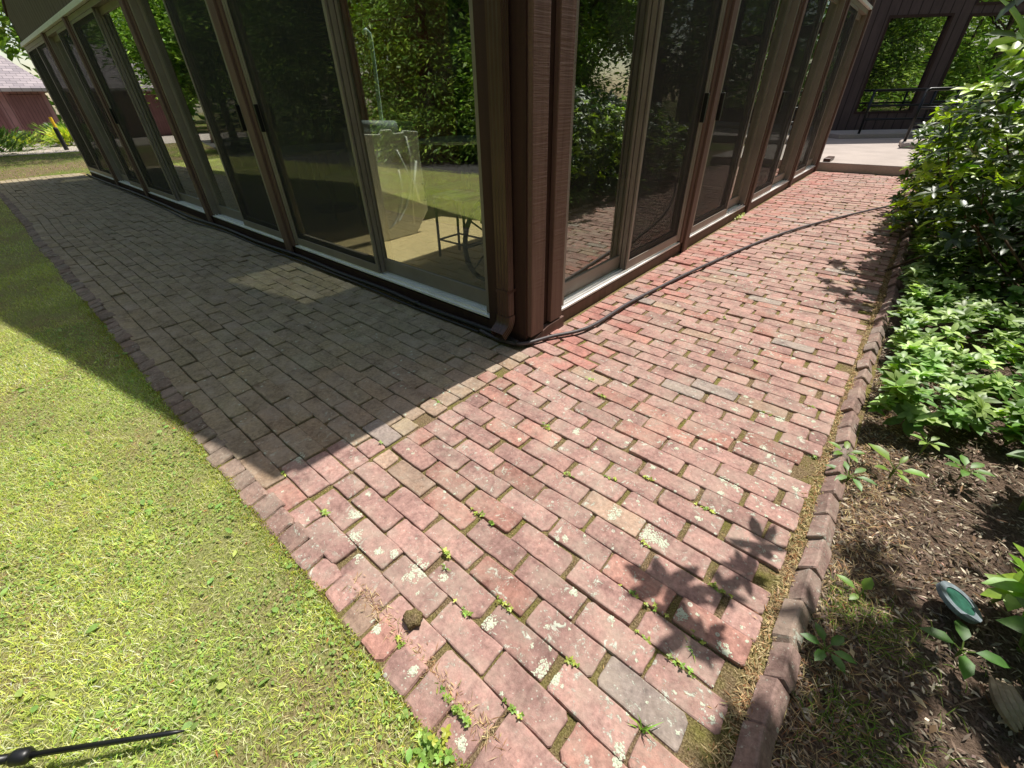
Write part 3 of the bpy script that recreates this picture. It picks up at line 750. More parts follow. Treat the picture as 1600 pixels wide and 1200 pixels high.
# ------------------------------------------------------------------ hoses
def smooth_path(P, n=10):
    P = [Vector(p) for p in P]; out = []
    for i in range(len(P)-1):
        p0, p1, p2, p3 = P[max(i-1,0)], P[i], P[i+1], P[min(i+2,len(P)-1)]
        for k in range(n):
            t = k/n; out.append(.5*((2*p1)+(p2-p0)*t+(2*p0-5*p1+4*p2-p3)*t*t+(3*p1-p0-3*p2+p3)*t**3))
    out.append(P[-1]); return out
hp = [(-.30,-.062),(-.12,-.075),(.0,-.03),(.072,.135),(.18,.376),(.195,.828),(.245,1.32),(.317,1.885),(.508,3.01),(.765,3.96),(1.235,5.24),(1.6,5.9)]
mb = MB(); mb.tube(smooth_path([(x, y, .017) for x, y in hp]), .0105, 10)
tag(mb.build('garden_hose', M['hose'], smooth=True), 'dusty dark hose curving from the building corner across the red bricks to the shrubs', 'hose')
hp = [(-.02,-.048),(-.3,-.035),(-.8,-.05),(-1.3,-.032),(-1.9,-.045),(-2.6,-.03),(-3.4,-.06),(-4.4,-.05),(-5.3,-.10),(-6.5,-.06),(-8.2,-.05),(-10,-.07),(-11.9,-.06)]
mb = MB(); mb.tube(smooth_path([(x, y, .022) for x, y in hp]), .016, 10); dr = mb.build('drain_hose', M['hose2'], smooth=True)
tag(dr, 'black drain hose lying in the gap along the foot of the left doors', 'hose')
mb = MB(); mb.tube([(-.93,-.047,.022),(-.89,-.045,.022)], .021, 10); mb.build('coupling', M['black'], dr, smooth=True)
hp = [(-.3,-.074),(-.9,-.086),(-1.6,-.072),(-2.4,-.078),(-3.3,-.105),(-4.2,-.095),(-5.2,-.16),(-6.4,-.12),(-8.3,-.10),(-10.5,-.12)]
mb = MB(); mb.tube(smooth_path([(x, y, .012) for x, y in hp]), .008, 8)
tag(mb.build('electric_cable', M['hose2'], smooth=True), 'thin black cable beside the drain hose on the shaded bricks', 'cable')

# ------------------------------------------------------------------ far right: step, patio, railing, wing
mb = MB(); mb.box(-1.6, 1.75, 8.16, 13.5, -.055, .135); mb.box(-1.6,9,13.5,20,-.055,.135)
tag(mb.build('patio', M['concrete'], bevel=.012), kind='structure')
mb = MB(); mb.box(.05,.16,8.2,8.62,.137,.19); tag(mb.build('spout_extension', M['downpipe'], bevel=.012), 'short brown rain pipe end lying on the patio step beyond the doors', 'pipe')
W0 = Vector((-1.25, 14.75, 0)); wd = Vector((.80, .60, 0)).normalized(); wn = Vector((wd.y, -wd.x, 0))
wing = empty('brown_wing', W0, 'brown grooved wing with big tinted windows behind the pipe railing', 'building')
MW = Matrix.Translation(W0) @ Matrix(((wd.x, wn.x, 0, 0), (wd.y, wn.y, 0, 0), (0, 0, 1, 0), (0, 0, 0, 1)))
def wbox(mb, a0, a1, d0, d1, z0, z1): mb.box(a0, a1, d0, d1, z0, z1, mat=MW)
mb = MB()
for a0, a1, z0, z1 in [(-4,.9,0,7),(.9,2.45,0,.62),(.9,2.45,2.72,2.95),(2.45,2.85,0,7),(2.85,8.6,0,.62),(.9,2.45,2.95,7),(2.85,8.6,2.70,2.86),(2.85,8.6,5.2,7),(8.6,12,0,7)]:
    wbox(mb, a0, a1, -.25, 0, z0, z1)
wl = mb.build('wall', M['siding_wing'], wing)
def wwin(a0, a1, z0, z1, nm='window', split=None):
    mb = MB(); t = .05
    for q in ((a0,a0+t,z0,z1),(a1-t,a1,z0,z1),(a0+t,a1-t,z0,z0+t),(a0+t,a1-t,z1-t,z1)): wbox(mb, q[0], q[1], -.12, .015, q[2], q[3])
    if split: wbox(mb, split-.03, split+.03, -.12, .012, z0+t, z1-t)
    wf = mb.build(nm, M['darkwood'], wing)
    mb = MB(); wbox(mb, a0+t, a1-t, -.07, -.06, z0+t, z1-t); mb.build('glass_pane', M['wingglass'], wf)
wwin(.9, 2.45, .62, 2.72); wwin(2.85, 8.6, .62, 2.70, split=5.4); wwin(2.85, 8.6, 2.86, 5.2, split=5.4)
mb = MB(); wbox(mb, -4, 12, -.3, .12, 7, 7.15); mb.build('roof', M['darkwood'], wing)
mb = MB(); wbox(mb, -4, 12, -8, -.26, 0, 6.9); mb.build('interior_block', M['darkwood'], wing)
# raised walk with the railing on it
mb = MB(); mb.box(-.2, 9, .15, 1.6, .1352, .235, mat=MW); tag(mb.build('raised_walk', M['concrete'], bevel=.01), kind='structure')
mb = MB(); mb.prism([(.93,11.35,.1355),(1.6,11.1,.1355),(2.5,12.2,.1355),(1.6,12.9,.1355),(.85,12.2,.1355)], (0,0,.10)); tag(mb.build('stone_slab', M['concrete'], bevel=.03), 'low grey stone slab lying on the patio under the railing', 'stone')
def railing(pts, heights, lab, z0):
    r = empty('pipe_railing', pts[0], lab, 'railing', 'black pipe railings by the wing')
    P = [Vector(p) for p in pts]; ht = heights[-1]
    for p in P[:]:
        mb = MB(); mb.tube([p, p+Vector((0,0,ht-.0))], .029, 8); mb.build('post', M['rail'], r, smooth=True)
    for h in heights:
        mb = MB()
        if h == ht:
            q = [P[0]+Vector((0,0,h-.06))] + [P[0]+ (P[1]-P[0]).normalized()*.015+Vector((0,0,h-.02)), P[0]+(P[1]-P[0]).normalized()*.06+Vector((0,0,h))] + [p+Vector((0,0,h)) for p in P[1:]]
            mb.tube(q, .031, 8)
        else: mb.tube([p+Vector((0,0,h)) for p in P], .024, 8)
        mb.build('rail', M['rail'], r, smooth=True)
def onwalk(a, d): v = MW @ Vector((a, d, 0)); return (v.x, v.y, .235)
railing([onwalk(.32,1.5), onwalk(1.75,1.5), onwalk(3.2,1.5), onwalk(4.8,1.5)], (.31,.60,.915), 'longer black three rail pipe railing on the raised walk below the wing windows', .235)
railing([(.95,11.75,.235), (1.45,12.1,.235), (2.4,12.8,.235)], (.31,.60,.915), 'nearer black pipe railing standing on the grey stone slab', .235)

# ------------------------------------------------------------------ far left: shed
shed = empty('shingled_shed', (-29, -2, 0), 'red brown shed with garage doors and a grey shingle roof at the far left', 'building')
YE = 2.0
mb = MB(); mb.box(-35,-29,-7,YE,-.1,2.05)
part(mb, 'wall', M['shed_wall'], shed)
mb = MB(); mb.add([(-28.6,-7.4,1.98),(-28.6,YE+.35,1.98),(-31.0,YE-.9,3.55),(-31.6,-7.4,3.9),(-34.6,YE+.35,1.98),(-34.6,-7.4,1.98),(-28.6,-7.4,1.86),(-28.6,YE+.35,1.86),(-34.6,YE+.35,1.86),(-34.6,-7.4,1.86)],
   [(0,1,2,3),(3,2,4,5),(1,4,2),(0,3,5),(0,6,7,1),(1,7,8,4),(6,9,8,7),(5,4,8,9),(0,5,9,6)]); part(mb, 'roof', M['shingles'], shed)
for (a, b) in ((-2.9,.35),(.75,1.85),(-6.5,-3.4)):
    mb = MB(); mb.box(-29.0+.0005,-28.94,a,b,0,1.75); part(mb, 'garage_door', M['garage'], shed, bevel=.01)
mb = MB(); mb.tube([(-22.5,1.0,-.05),(-22.5,1.0,.62),(-22.5,1.0,.66)], [.07,.07,.05], 10); tag(mb.build('bollard', M['black']), 'short dark bollard in front of the shed', 'bollard')
mb = MB(); mb.tube([(-25,1.3,-.05),(-25,1.3,.95)], .05, 8); tag(mb.build('marker_post', plain('yellow_paint', lin(225,180,40), .5)), 'yellow marker post beside the shed', 'post')

# ------------------------------------------------------------------ foliage generators (numpy)
def leaf_cloud(centers, dirs, normals, L, W, cols, fold=.18, droop=.15):
    """each leaf: 6 verts, 2 quads pairs -> midrib fold. returns verts, quads, cols"""
    n = len(centers); d = dirs/np.linalg.norm(dirs, axis=1, keepdims=True)
    nn = normals - d*np.sum(normals*d, 1, keepdims=True); nn /= np.maximum(np.linalg.norm(nn, axis=1, keepdims=True), 1e-6)
    s = np.cross(d, nn); L = np.broadcast_to(L, (n,))[:, None]; W = np.broadcast_to(W, (n,))[:, None]
    c = centers
    def P(u, v, h): return c + d*L*u + s*W*v + nn*(L*h)
    base = P(0, 0, 0); tip = P(1, 0, -droop)
    m1 = P(.35, 0, -.01); m2 = P(.72, 0, -droop*.45)
    l1 = P(.32, .46, fold*.25); r1 = P(.32, -.46, fold*.25); l2 = P(.70, .42, fold*.2-droop*.4); r2 = P(.70, -.42, fold*.2-droop*.4)
    V = np.stack([base, l1, l2, tip, r2, r1, m1, m2], 1).reshape(-1, 3)
    q = np.array([[0,6,1,1],[6,7,2,1],[7,3,2,2],[0,5,6,6],[5,4,7,6],[4,3,7,7]])
    # triangles as padded quads are invalid: use tri list instead
    t = np.array([[0,6,1],[6,7,2],[6,2,1],[7,3,2],[0,5,6],[5,4,7],[5,7,6],[4,3,7]])
    T = (t[None] + (np.arange(n)*8)[:, None, None]).reshape(-1, 3)
    C = np.repeat(cols, 8, axis=0)
    return V, T, C

def simple_leaves(centers, dirs, normals, L, W, cols):
    n = len(centers); d = dirs/np.linalg.norm(dirs, axis=1, keepdims=True)
    nn = normals - d*np.sum(normals*d, 1, keepdims=True); nn /= np.maximum(np.linalg.norm(nn, axis=1, keepdims=True), 1e-6)
    s = np.cross(d, nn); L = np.broadcast_to(L, (n,))[:, None]; W = np.broadcast_to(W, (n,))[:, None]
    V = np.stack([centers, centers+d*L*.45+s*W*.5, centers+d*L-nn*L*.12, centers+d*L*.45-s*W*.5], 1).reshape(-1, 3)
    Q = (np.array([[0,1,2,3]])[None] + (np.arange(n)*4)[:, None, None]).reshape(-1, 4)
    return V, Q, np.repeat(cols, 4, axis=0)

def rand_dirs(n, r=RNG):
    v = r.normal(size=(n, 3)); return v/np.linalg.norm(v, axis=1, keepdims=True)
def jitcol(base, n, var=.25, r=RNG, alt=None, altp=.2):
    b = np.tile(np.array(base[:3]), (n, 1))*np.exp(r.normal(0, var, (n, 1))); b *= np.exp(r.normal(0, .06, (n, 3)))
    if alt is not None:
        k = r.random(n) < altp; b[k] = np.array(alt[:3])*np.exp(r.normal(0, var, (k.sum(), 1)))
    return b

def crown_leaves(blobs, n, L, W, base, alt=None, drape=0., r=RNG):
    """clumps: leaves gather round random twig points on the blobs' volume so gaps stay"""
    tw = []; 
    vol = np.array([b[3]*b[4]*b[5] for b in blobs]); pr = vol/vol.sum()
    nt_ = max(20, n//28); idx = r.choice(len(blobs), nt_, p=pr)
    B = np.array(blobs)[idx]; u = rand_dirs(nt_, r)*(r.random((nt_, 1))**.28)
    C = B[:, :3] + u*B[:, 3:6]; sz = r.uniform(.6, 1.5, nt_)*L*2.6
    k = r.integers(0, nt_, n); off = r.normal(size=(n, 3))*sz[k][:, None]*np.array([1, 1, .45])*.6
    P = C[k] + off
    if drape: P[:, 2] -= drape*np.linalg.norm(off[:, :2], axis=1)
    D = off*np.array([1, 1, .3]) + r.normal(size=(n, 3))*.25*sz[k][:, None]; D[:, 2] -= drape*.5*np.linalg.norm(D, axis=1)
    Nn = np.array([0, 0, 1.]) + r.normal(size=(n, 3))*.45
    cols = jitcol(base, n, .22, r, alt); cols *= np.exp(r.normal(0, .18, nt_))[k][:, None]
    return P, D, Nn, L*r.uniform(.7, 1.25, n), W*r.uniform(.7, 1.2, n), cols

def tree(name, x, y, h, r0, kind, lab, n=9000, leafL=.13, base=lin(92,122,40), alt=lin(120,150,50), tr=.16, z0=None, cat='tree', group='trees beyond the lawn'):
    t = empty(name, (x, y, -.05), lab, cat, group)
    rr = np.random.default_rng(int(abs(x*31+y*17))+5)
    mb = MB(); lean = rr.normal(0, .04, 2)*h
    top = Vector((x+lean[0], y+lean[1], h*.92))
    mb.tube(smooth_path([(x, y, -.08), (x+lean[0]*.2+.05, y+lean[1]*.2, h*.25), (x+lean[0]*.6, y+lean[1]*.6-.04, h*.6), top], 4), [tr*(1-.075*i) for i in range(13)], 8)
    blobs = []
    if kind == 'conifer':
        nl = 11
        for i in range(nl):
            z = (z0 or .25) + (h-(z0 or .25))*i/nl; rad = r0*(1-i/nl)**.8
            for k in range(8):
                a = rr.random()*6.28; d_ = rad*rr.uniform(.3,.72); blobs.append((x+math.cos(a)*d_, y+math.sin(a)*d_, z - .1, rad*.5, rad*.5, .18+.2*rr.random()))
                if k < 3: mb.tube([(x, y, z), (x+math.cos(a)*rad*.8, y+math.sin(a)*rad*.8, z-.12)], [.03, .008], 5)
        P, D, Nn, L, W, C = crown_leaves(blobs, int(n*1.7), leafL, leafL*.34, base, alt, .35, rr)
    else:
        zb = z0 if z0 is not None else h*.3
        for k in range(16):
            a = rr.random()*6.28; d_ = r0*rr.random()**.5*.75; z = zb + (h-zb)*rr.random()
            f_ = max(.35, 1 - abs((z-zb)/(h-zb)-.42)*1.2); s = r0*rr.uniform(.28, .5)
            bx, by = x+lean[0]+math.cos(a)*d_*f_*1.2, y+lean[1]+math.sin(a)*d_*f_*1.2
            blobs.append((bx, by, z, s, s, s*.62))
            zz = max(.3, z*.62); mb.tube(smooth_path([(x+lean[0]*zz/h, y+lean[1]*zz/h, zz), ((x+bx)/2, (y+by)/2, (z+zz)/2+.1), (bx, by, z)], 3), [.05,.045,.04,.03,.025,.018,.01][:7], 5)
        P, D, Nn, L, W, C = crown_leaves(blobs, int(n*1.25), leafL, leafL*.5, base, alt, .12, rr)
    mb.build('trunk', M['bark'], t, smooth=True)
    V, Q, C = simple_leaves(P, D, Nn, L, W, C)
    npmesh('crown', V, Q, M['tree_leaf'], C, t)
    return t

HEM = lin(92,120,46); HEM2 = lin(150,170,68); MAP = lin(110,144,46); MAP2 = lin(160,186,74); YEL = lin(120,140,44)
T = [ # name,x,y,h,r,kind,label,n,leaf,base,alt
 ('hemlock_tree',-3.6,-6.9,5.6,1.9,'conifer','drooping hemlock beyond the drive, nearest to the corner of the lawn',12000,.15,HEM,HEM2),
 ('hemlock_tree',-6.3,-8.1,7.5,2.3,'conifer','tall dark hemlock behind the drive opposite the first doors',13000,.17,HEM,HEM2),
 ('maple_tree',-9.2,-7.6,7,2.6,'round','bright leafy maple opposite the second doors',12000,.16,MAP,MAP2),
 ('hemlock_tree',-12.4,-8.8,8.5,2.4,'conifer','tall hemlock opposite the third doors',10000,.19,HEM,HEM2),
 ('maple_tree',-15.6,-7.0,6.5,2.6,'round','low spreading maple opposite the far end of the doors',10000,.18,MAP,MAP2),
 ('oak_tree',-19.5,-9.5,9,3.4,'round','broad oak beyond the drive towards the shed',10000,.24,MAP,MAP2),
 ('hemlock_tree',-1.2,-9.6,9,2.4,'conifer','big hemlock behind the photographer beyond the drive',11000,.2,HEM,HEM2),
 ('oak_tree',3.5,-10.5,9,3.6,'round','broad oak behind the photographer to the right',10000,.22,MAP,MAP2),
 ('oak_tree',-8.0,-13.5,12,4.5,'round','high oak in the second row of trees',11000,.28,MAP,MAP2),
 ('oak_tree',-16,-14.5,12,4.5,'round','high oak at the back of the trees beyond the drive',10000,.3,MAP,MAP2),
 ('oak_tree',-24,-13,12,4.5,'round','tall oak far along the drive beside the shed',9000,.32,MAP,MAP2),
 ('hemlock_tree',-13.2,-5.4,5,1.5,'conifer','young hemlock at the end of the lawn opposite the fourth doors',9000,.15,HEM,HEM2),
 ('maple_tree',-17.5,-4.9,5,2.0,'round','small maple at the end of the lawn nearest the rough grass',9000,.16,MAP,MAP2),
 ('maple_tree',-4.9,-6.3,3.0,1.5,'round','low maple on the edge of the drive opposite the first doors',9000,.12,MAP,MAP2),
 ('maple_tree',-16.2,-3.9,4.6,1.9,'round','small bushy maple standing in the rough grass past the end of the lawn',11000,.14,MAP,MAP2),
 ('maple_tree',-20.6,-5.2,5.5,2.3,'round','bushy maple in the rough grass nearest the shed',11000,.16,MAP,MAP2),
 ('maple_tree',-19.0,3.1,8,2.6,'round','leafy maple hanging over the path between the shed and the building end',9000,.16,MAP,lin(170,190,80)),
 ('maple_tree',5.0,12.4,8,2.2,'round','slim dense maple at the edge of the patio',11000,.18,HEM,MAP2),
 ('oak_tree',-3.2,-12.6,11,4.2,'round','high dense oak behind the big hemlock',12000,.24,HEM,MAP),
 ('oak_tree',-12.6,-12.2,11,4.2,'round','high dense oak at the middle of the second row',12000,.26,HEM,MAP),
 ('oak_tree',-20.5,-12.0,11,4.2,'round','high dense oak towards the far end of the drive',11000,.28,HEM,MAP),
 ('hemlock_tree',-8.0,-5.9,6.5,1.7,'conifer','slim hemlock on the edge of the drive opposite the second doors',12000,.14,HEM,HEM2),
 ('oak_tree',6.8,10.6,8.5,2.7,'round','dense small oak behind the dogwood towards the wing',12000,.2,HEM,MAP2),
 ('oak_tree',6.4,5.4,7,2.2,'round','dense small oak right behind the golden conifer',12000,.18,HEM,MAP2),
 ('maple_tree',-37.5,-3.5,9.5,4.2,'round','bright maple rising behind the shed roof',9000,.32,MAP,lin(180,196,90)),
 ('maple_tree',-36.5,4.5,10,4.5,'round','bright maple behind the right end of the shed',9000,.32,MAP,lin(180,196,90)),
 ('oak_tree',-38,-11,11,4.6,'round','broad oak behind the left end of the shed',8000,.36,MAP,MAP2),
]
for (nm,x,y,h,r,kd,lb,n,lf,b,a) in T:
    tree(nm, x, y, h, r, kd, lb, n, lf, b, a, tr=.1+h*.016, z0=(.5 if kd == 'conifer' else 3.0 if y == 3.1 else .8 if x > 4 else None))
for i, (x, y, h, r, lb) in enumerate([(12.5,10.5,8,3.4,'broad tree nearest the wing on the right hand grass'), (17,6,9,3.8,'broad tree right of the bed, mirrored in the wing windows'), (18.5,13,9,3.8,'bushy tree behind the one nearest the wing'), (24,2,11,4.6,'tall tree mirrored in the middle of the wing windows'),
         (25,9.5,11,4.8,'tall tree in the second row of the right hand grass'), (28,16.5,11,5,'tall tree at the far end of the right hand grass'), (34,5,12,5.5,'tallest tree far off to the right'), (33,-3,12,5,'high tree at the back of the grass to the right'),
         (9.5,5.6,6.5,2.6,'smaller tree between the bed and the right hand grass'), (8.5,-1,8,3.0,'broad tree behind the bed far to the right'), (12,-8,9,4.0,'tree at the lower end of the right hand grass'), (9,-15,10,4.2,'broad tree behind the photographer far beyond the drive')]):
    tree('oak_tree', x, y, h, r, 'round', lb, 8000, .30, MAP, MAP2, tr=.22, z0=.6, group='trees on the right hand grass')
n = 52000; az = RNG.random(n)*6.283
rd = RNG.uniform(44, 58, n); zz = RNG.random(n)**.8*15*(1+.25*np.sin(az*9)+.18*np.sin(az*23+1)); P = np.stack([np.cos(az)*rd-4, np.sin(az)*rd, zz], 1)
keep = (az > 2.6) | (az < .8); P = P[keep]; n = len(P); P += RNG.normal(0, .8, (n, 3))
V, Q, C = simple_leaves(P, RNG.normal(size=(n, 3))*[1, 1, .5], np.array([0, 0, 1.]) + RNG.normal(0, .7, (n, 3)), RNG.uniform(.7, 1.5, n), RNG.uniform(.4, .8, n), jitcol(MAP, n, .25, alt=MAP2, altp=.3))
tag(npmesh('far_woods', V, Q, M['tree_leaf'], C), 'far off belt of woods closing the grounds all round', 'woods', kind='stuff')
# planting close to the right of the path (seen in the right hand glass)
tree('arborvitae', 2.75, 4.6, 2.5, .85, 'conifer', 'golden green feathery conifer behind the rhododendron, mirrored in the right glass', 16000, .075, lin(120,150,40), lin(170,190,60), tr=.05, z0=.1, cat='conifer', group='planting right of the path')
tree('arborvitae', 3.3, 2.9, 2.9, .9, 'conifer', 'darker feathery conifer beside the golden one in the bed', 14000, .08, lin(96,126,40), lin(140,165,50), tr=.05, z0=.1, cat='conifer', group='planting right of the path')
tree('dogwood_tree', 3.6, 6.4, 4.8, 1.7, 'round', 'leafy dogwood over the conifers in the bed', 15000, .11, lin(110,145,44), lin(150,180,64), tr=.07, z0=1.7, cat='tree', group='planting right of the path')
tree('dogwood_tree', 4.4, .6, 5.0, 2.0, 'round', 'leafy dogwood deep in the bed to the right of the path', 14000, .11, lin(100,135,44), lin(140,170,64), tr=.07, z0=1.5, cat='tree', group='planting right of the path')

# brown neighbour house behind the trees (seen in the left glass)
nb = empty('neighbour_house', (-7.5, -12.0, 0), 'dark brown house with a pale window beyond the drive, mirrored in the left doors', 'house')
mb = MB(); mb.box(-11,-3.2,-12.4,-10.6,0,3.2); part(mb, 'wall', M['siding'], nb)
mb = MB(); mb.prism([(-11.3,-10.2,3.1),(-11.3,-12.8,3.1),(-11.3,-11.5,4.4)], (8.4,0,0)); part(mb, 'roof', M['shingles'], nb)
for x in (-9.8,-7.2,-4.6):
    mb = MB(); mb.box(x,x+1.1,-10.6,-10.55,1,2.2); wf = part(mb, 'window', M['white'], nb)
    mb = MB(); mb.box(x+.08,x+1.02,-10.549,-10.54,1.08,2.12); mb.build('pane', M['wingglass'], wf)

# ------------------------------------------------------------------ whorled shrub (rhododendron)
def whorls(P, up, nl, L, W, base, alt, altp=.25, spread=.9, r=RNG, var=.2):
    """P (n,3) tips, up (n,3) axis; nl leaves per whorl"""
    n = len(P); k = np.repeat(np.arange(n), nl)
    a = np.tile(np.arange(nl)*2*np.pi/nl, n) + np.repeat(r.random(n)*6.28, nl) + r.normal(0, .18, n*nl)
    U = up[k]; ref = np.tile([1., 0, .2], (n*nl, 1)); e1 = np.cross(U, ref); e1 /= np.linalg.norm(e1, axis=1, keepdims=True); e2 = np.cross(U, e1)
    el = r.normal(.28, .28, (n*nl, 1))
    D = (e1*np.cos(a)[:, None] + e2*np.sin(a)[:, None])*spread + U*el
    Nn = U - D*.2 + r.normal(0, .08, (n*nl, 3))
    Ls = L*np.repeat(r.uniform(.75, 1.15, n), nl)*r.uniform(.75, 1.12, n*nl)
    cols = np.repeat(jitcol(base, n, var, r, alt, altp), nl, 0)*np.exp(r.normal(0, .08, (n*nl, 1)))
    return leaf_cloud(P[k], D, Nn, Ls, Ls*W, cols, .2, .16)
GL = lin(60,84,30); GL2 = lin(158,186,64)
rr = np.random.default_rng(11)
def shrub_points(n, ya, yb, test):
    out = []
    while len(out) < n:
        y = rr.uniform(ya, yb); x = rr.uniform(1.0, 3.2); z = rr.uniform(.05, 2.1)
        if test(x, y, z): out.append((x, y, z))
    return np.array(out)
def nz(x, y, z, s=1.5): return mnoise.noise(Vector((x*s, y*s, z*s)))
def in_main(x, y, z):
    # left face leans out over the path further back; open hollow under the near side
    top = 1.36 - .15*max(0, y-2.2) + .25*nz(x, y, 0, 1.3) + .22*max(0, x-1.7)
    if z > top: return False
    xl = 1.50 - .06*(y-1.0) + .10*nz(0, y, z, 1.8) + .08*nz(0, y*3, z*3) + .02*z
    if y > 5.2: xl += (y-5.2)*.3
    if x < xl: return False
    if y < 3.2 and z < .16 + (3.2-y)*.17 + .12*nz(x, y, 2, 2): return False
    if y < 2.15 + .25*nz(0, y, z, 3) : return False
    if y < 3.8 and z < .42 - .1*(y-2.2) + .12*nz(x, y, 2, 2): return False
    # shell only: deep inside is bare twig
    deep = min(x-xl, top-z)
    return deep < .28 or rr.random() < .3
P = shrub_points(2500, 1.9, 6.4, in_main)
up = np.tile([-.25, -.1, 1.], (len(P), 1)) + rr.normal(0, .32, (len(P), 3)); up /= np.linalg.norm(up, axis=1, keepdims=True)
sh = empty('rhododendron', (2.1, 2.6, 0), 'large glossy rhododendron leaning over the right edge of the brick path', 'shrub')
V, Tt, C = whorls(P, up, 7, .088, .38, GL, lin(172,198,72), .36, r=rr)
Pi = np.stack([1.62 + np.abs(rr.normal(0, .55, 420)), rr.uniform(2.0, 5.5, 420), rr.uniform(.05, .55, 420)], 1); ui = np.tile([-.2, -.4, 1.], (420, 1)) + rr.normal(0, .4, (420, 3)); ui /= np.linalg.norm(ui, axis=1, keepdims=True)
V2, T2, C2 = whorls(Pi, ui, 6, .085, .4, lin(48,68,26), GL, .2, r=rr)
npmesh('leaves', np.vstack([V, V2]), np.vstack([Tt, T2+len(V)]), M['gloss_leaf'], np.vstack([C, C2]), sh)
mb = MB()
for k in range(60):
    p = P[rr.integers(0, len(P))]; b = Vector((2.2+rr.normal(0, .3), p[1]+rr.normal(0, .35), -.03)); q = Vector(p)
    m_ = (b+q)/2 + Vector((rr.normal(0, .1), rr.normal(0, .1), -.05+abs(rr.normal(0, .1))))
    mb.tube(smooth_path([b, m_, q], 5), [.011-.0008*i for i in range(11)], 5)
mb.build('branches', M['twig'], sh, smooth=True)

# taller shrub whose boughs reach over the path above the picture; its shade falls on path and bed
tl = empty('tall_rhododendron', (2.9, 1.0, 0), 'tall shrub arching over the right hand bed, its leafy boughs shading mulch and bricks', 'shrub')
sh_off = Vector((sv.x/sv.z, sv.y/sv.z, 1))
cast = []
def lobe(x, y, z, spread, n, sy=None):
    for _ in range(n):
        p = Vector((x + rr.normal(0, spread), y + rr.normal(0, sy or spread), 0)) + sh_off*z
        cast.append((p.x, p.y, p.z + rr.normal(0, .03)))
# the hand-shaped shadow on the near bricks
hand = []
for (a, b) in ((1.20,-.84),(1.30,-.93),(1.33,-.76)):
    p = Vector((a, b, 0)) + sh_off*1.55; hand.append(tuple(p))
# shadows on the walkway farther back
for (a, b, s, n) in ((1.22,2.0,.05,5),(1.35,1.85,.06,7),(1.12,2.12,.03,3),(1.30,2.45,.06,7),(1.12,2.62,.03,3),(1.40,2.2,.07,9),(1.42,2.8,.06,8),(1.25,2.95,.04,4),(1.44,3.1,.06,7)):
    lobe(a, b, 2.05, s, max(2, n*2//3))
# deep shade over the bed
for _ in range(820):
    x = rr.uniform(1.55, 3.4); y = rr.uniform(-2.2, 1.6)
    if x < 1.62 and y > -.5: continue
    if y > -.42 - 1.3*(x-1.75) - .1 and x < 2.0 and y < .25: continue      # the sunlit strip of mulch
    if y > .12 and x < 2.3: continue
    p = Vector((x, y, 0)) + sh_off*rr.uniform(1.9, 2.9); cast.append(tuple(p))
for _ in range(90):
    x = rr.uniform(1.47, 1.72); y = rr.uniform(-1.7, -.62)
    if x < 1.58 and y > -1.05: continue
    p = Vector((x, y, 0)) + sh_off*rr.uniform(1.9, 2.6); cast.append(tuple(p))
def inframe(p):
    v = Vector(p) - Vector((1.3178, -1.6203, 1.15)); q = v.dot(fwd)
    return q > 0 and -30 < 800+653.15*v.dot(right)/q < 1620 and 600+653.15*v.dot(down)/q > -55
cast = [p for p in cast if not inframe(p)]
cast += [(1.375,-.22,1.30),(1.40,.05,1.34),(1.405,.12,1.24)]
cast = np.array(cast)
up = np.tile([0, 0, 1.], (len(cast), 1)) + rr.normal(0, .22, (len(cast), 3)); up /= np.linalg.norm(up, axis=1, keepdims=True)
V, Tt, C = whorls(cast, up, 8, .10, .40, GL, GL2, .3, r=rr)
hand = np.array(hand); uh = np.tile([0, 0, 1.], (len(hand), 1)) + rr.normal(0, .1, (len(hand), 3))
V2, T2, C2 = whorls(hand, uh, 6, .112, .46, GL, GL2, .3, r=rr)
npmesh('leaves', np.vstack([V, V2]), np.vstack([Tt, T2+len(V)]), M['gloss_leaf'], np.vstack([C, C2]), tl)
mb = MB()
mb.tube(smooth_path([(2.9,1.0,-.05),(2.8,.9,1.0),(2.6,.9,1.9),(2.2,.6,2.5)], 5), [.04-.002*i for i in range(16)], 7)
for k in range(50):
    p = Vector(cast[rr.integers(0, len(cast))]); b = Vector((2.75, .9, 1.2+rr.random()*.9)); mb.tube(smooth_path([b, (b+p)/2+Vector((0,0,.15)), p], 5), [.010-.0007*i for i in range(11)], 5)
mb.build('branches', M['twig'], tl, smooth=True)

# ------------------------------------------------------------------ ground cover and small plants
# pachysandra carpet
def pach_ok(x, y):
    e = 1.545 + .04*nz(0, y, 0, 3); 
    if x < e: return False
    return y > .36 + .55*max(0, x-1.62) + .12*nz(x, y, 0, 3) if x < 2.2 else y > .5
pts = []
while len(pts) < 800:
    y = .3 + rr.random()**1.3*3.2; x = 1.54 + rr.random()**1.3*1.5
    if pach_ok(x, y): pts.append((x, y, .07 + rr.random()*.12 + .05*nz(x, y, 5, 3)))
P = np.array(pts); up = np.tile([-.1, -.05, 1.], (len(P), 1)) + rr.normal(0, .2, (len(P), 3)); up /= np.linalg.norm(up, axis=1, keepdims=True)
V, Tt, C = whorls(P, up, 8, .056, .46, lin(140,168,94), lin(176,198,124), .35, r=rr)
V2, T2, C2 = whorls(P - np.array([0, 0, .03]), up, 6, .065, .46, lin(90,124,52), lin(130,160,80), .2, r=rr)
npmesh('pachysandra', np.vstack([V, V2]), np.vstack([Tt, T2+len(V)]), M['leaf'], np.vstack([C, C2])); tag(bpy.data.objects['pachysandra'], 'carpet of pale green whorled ground cover beside the brick edging under the rhododendron', 'ground cover', kind='stuff')

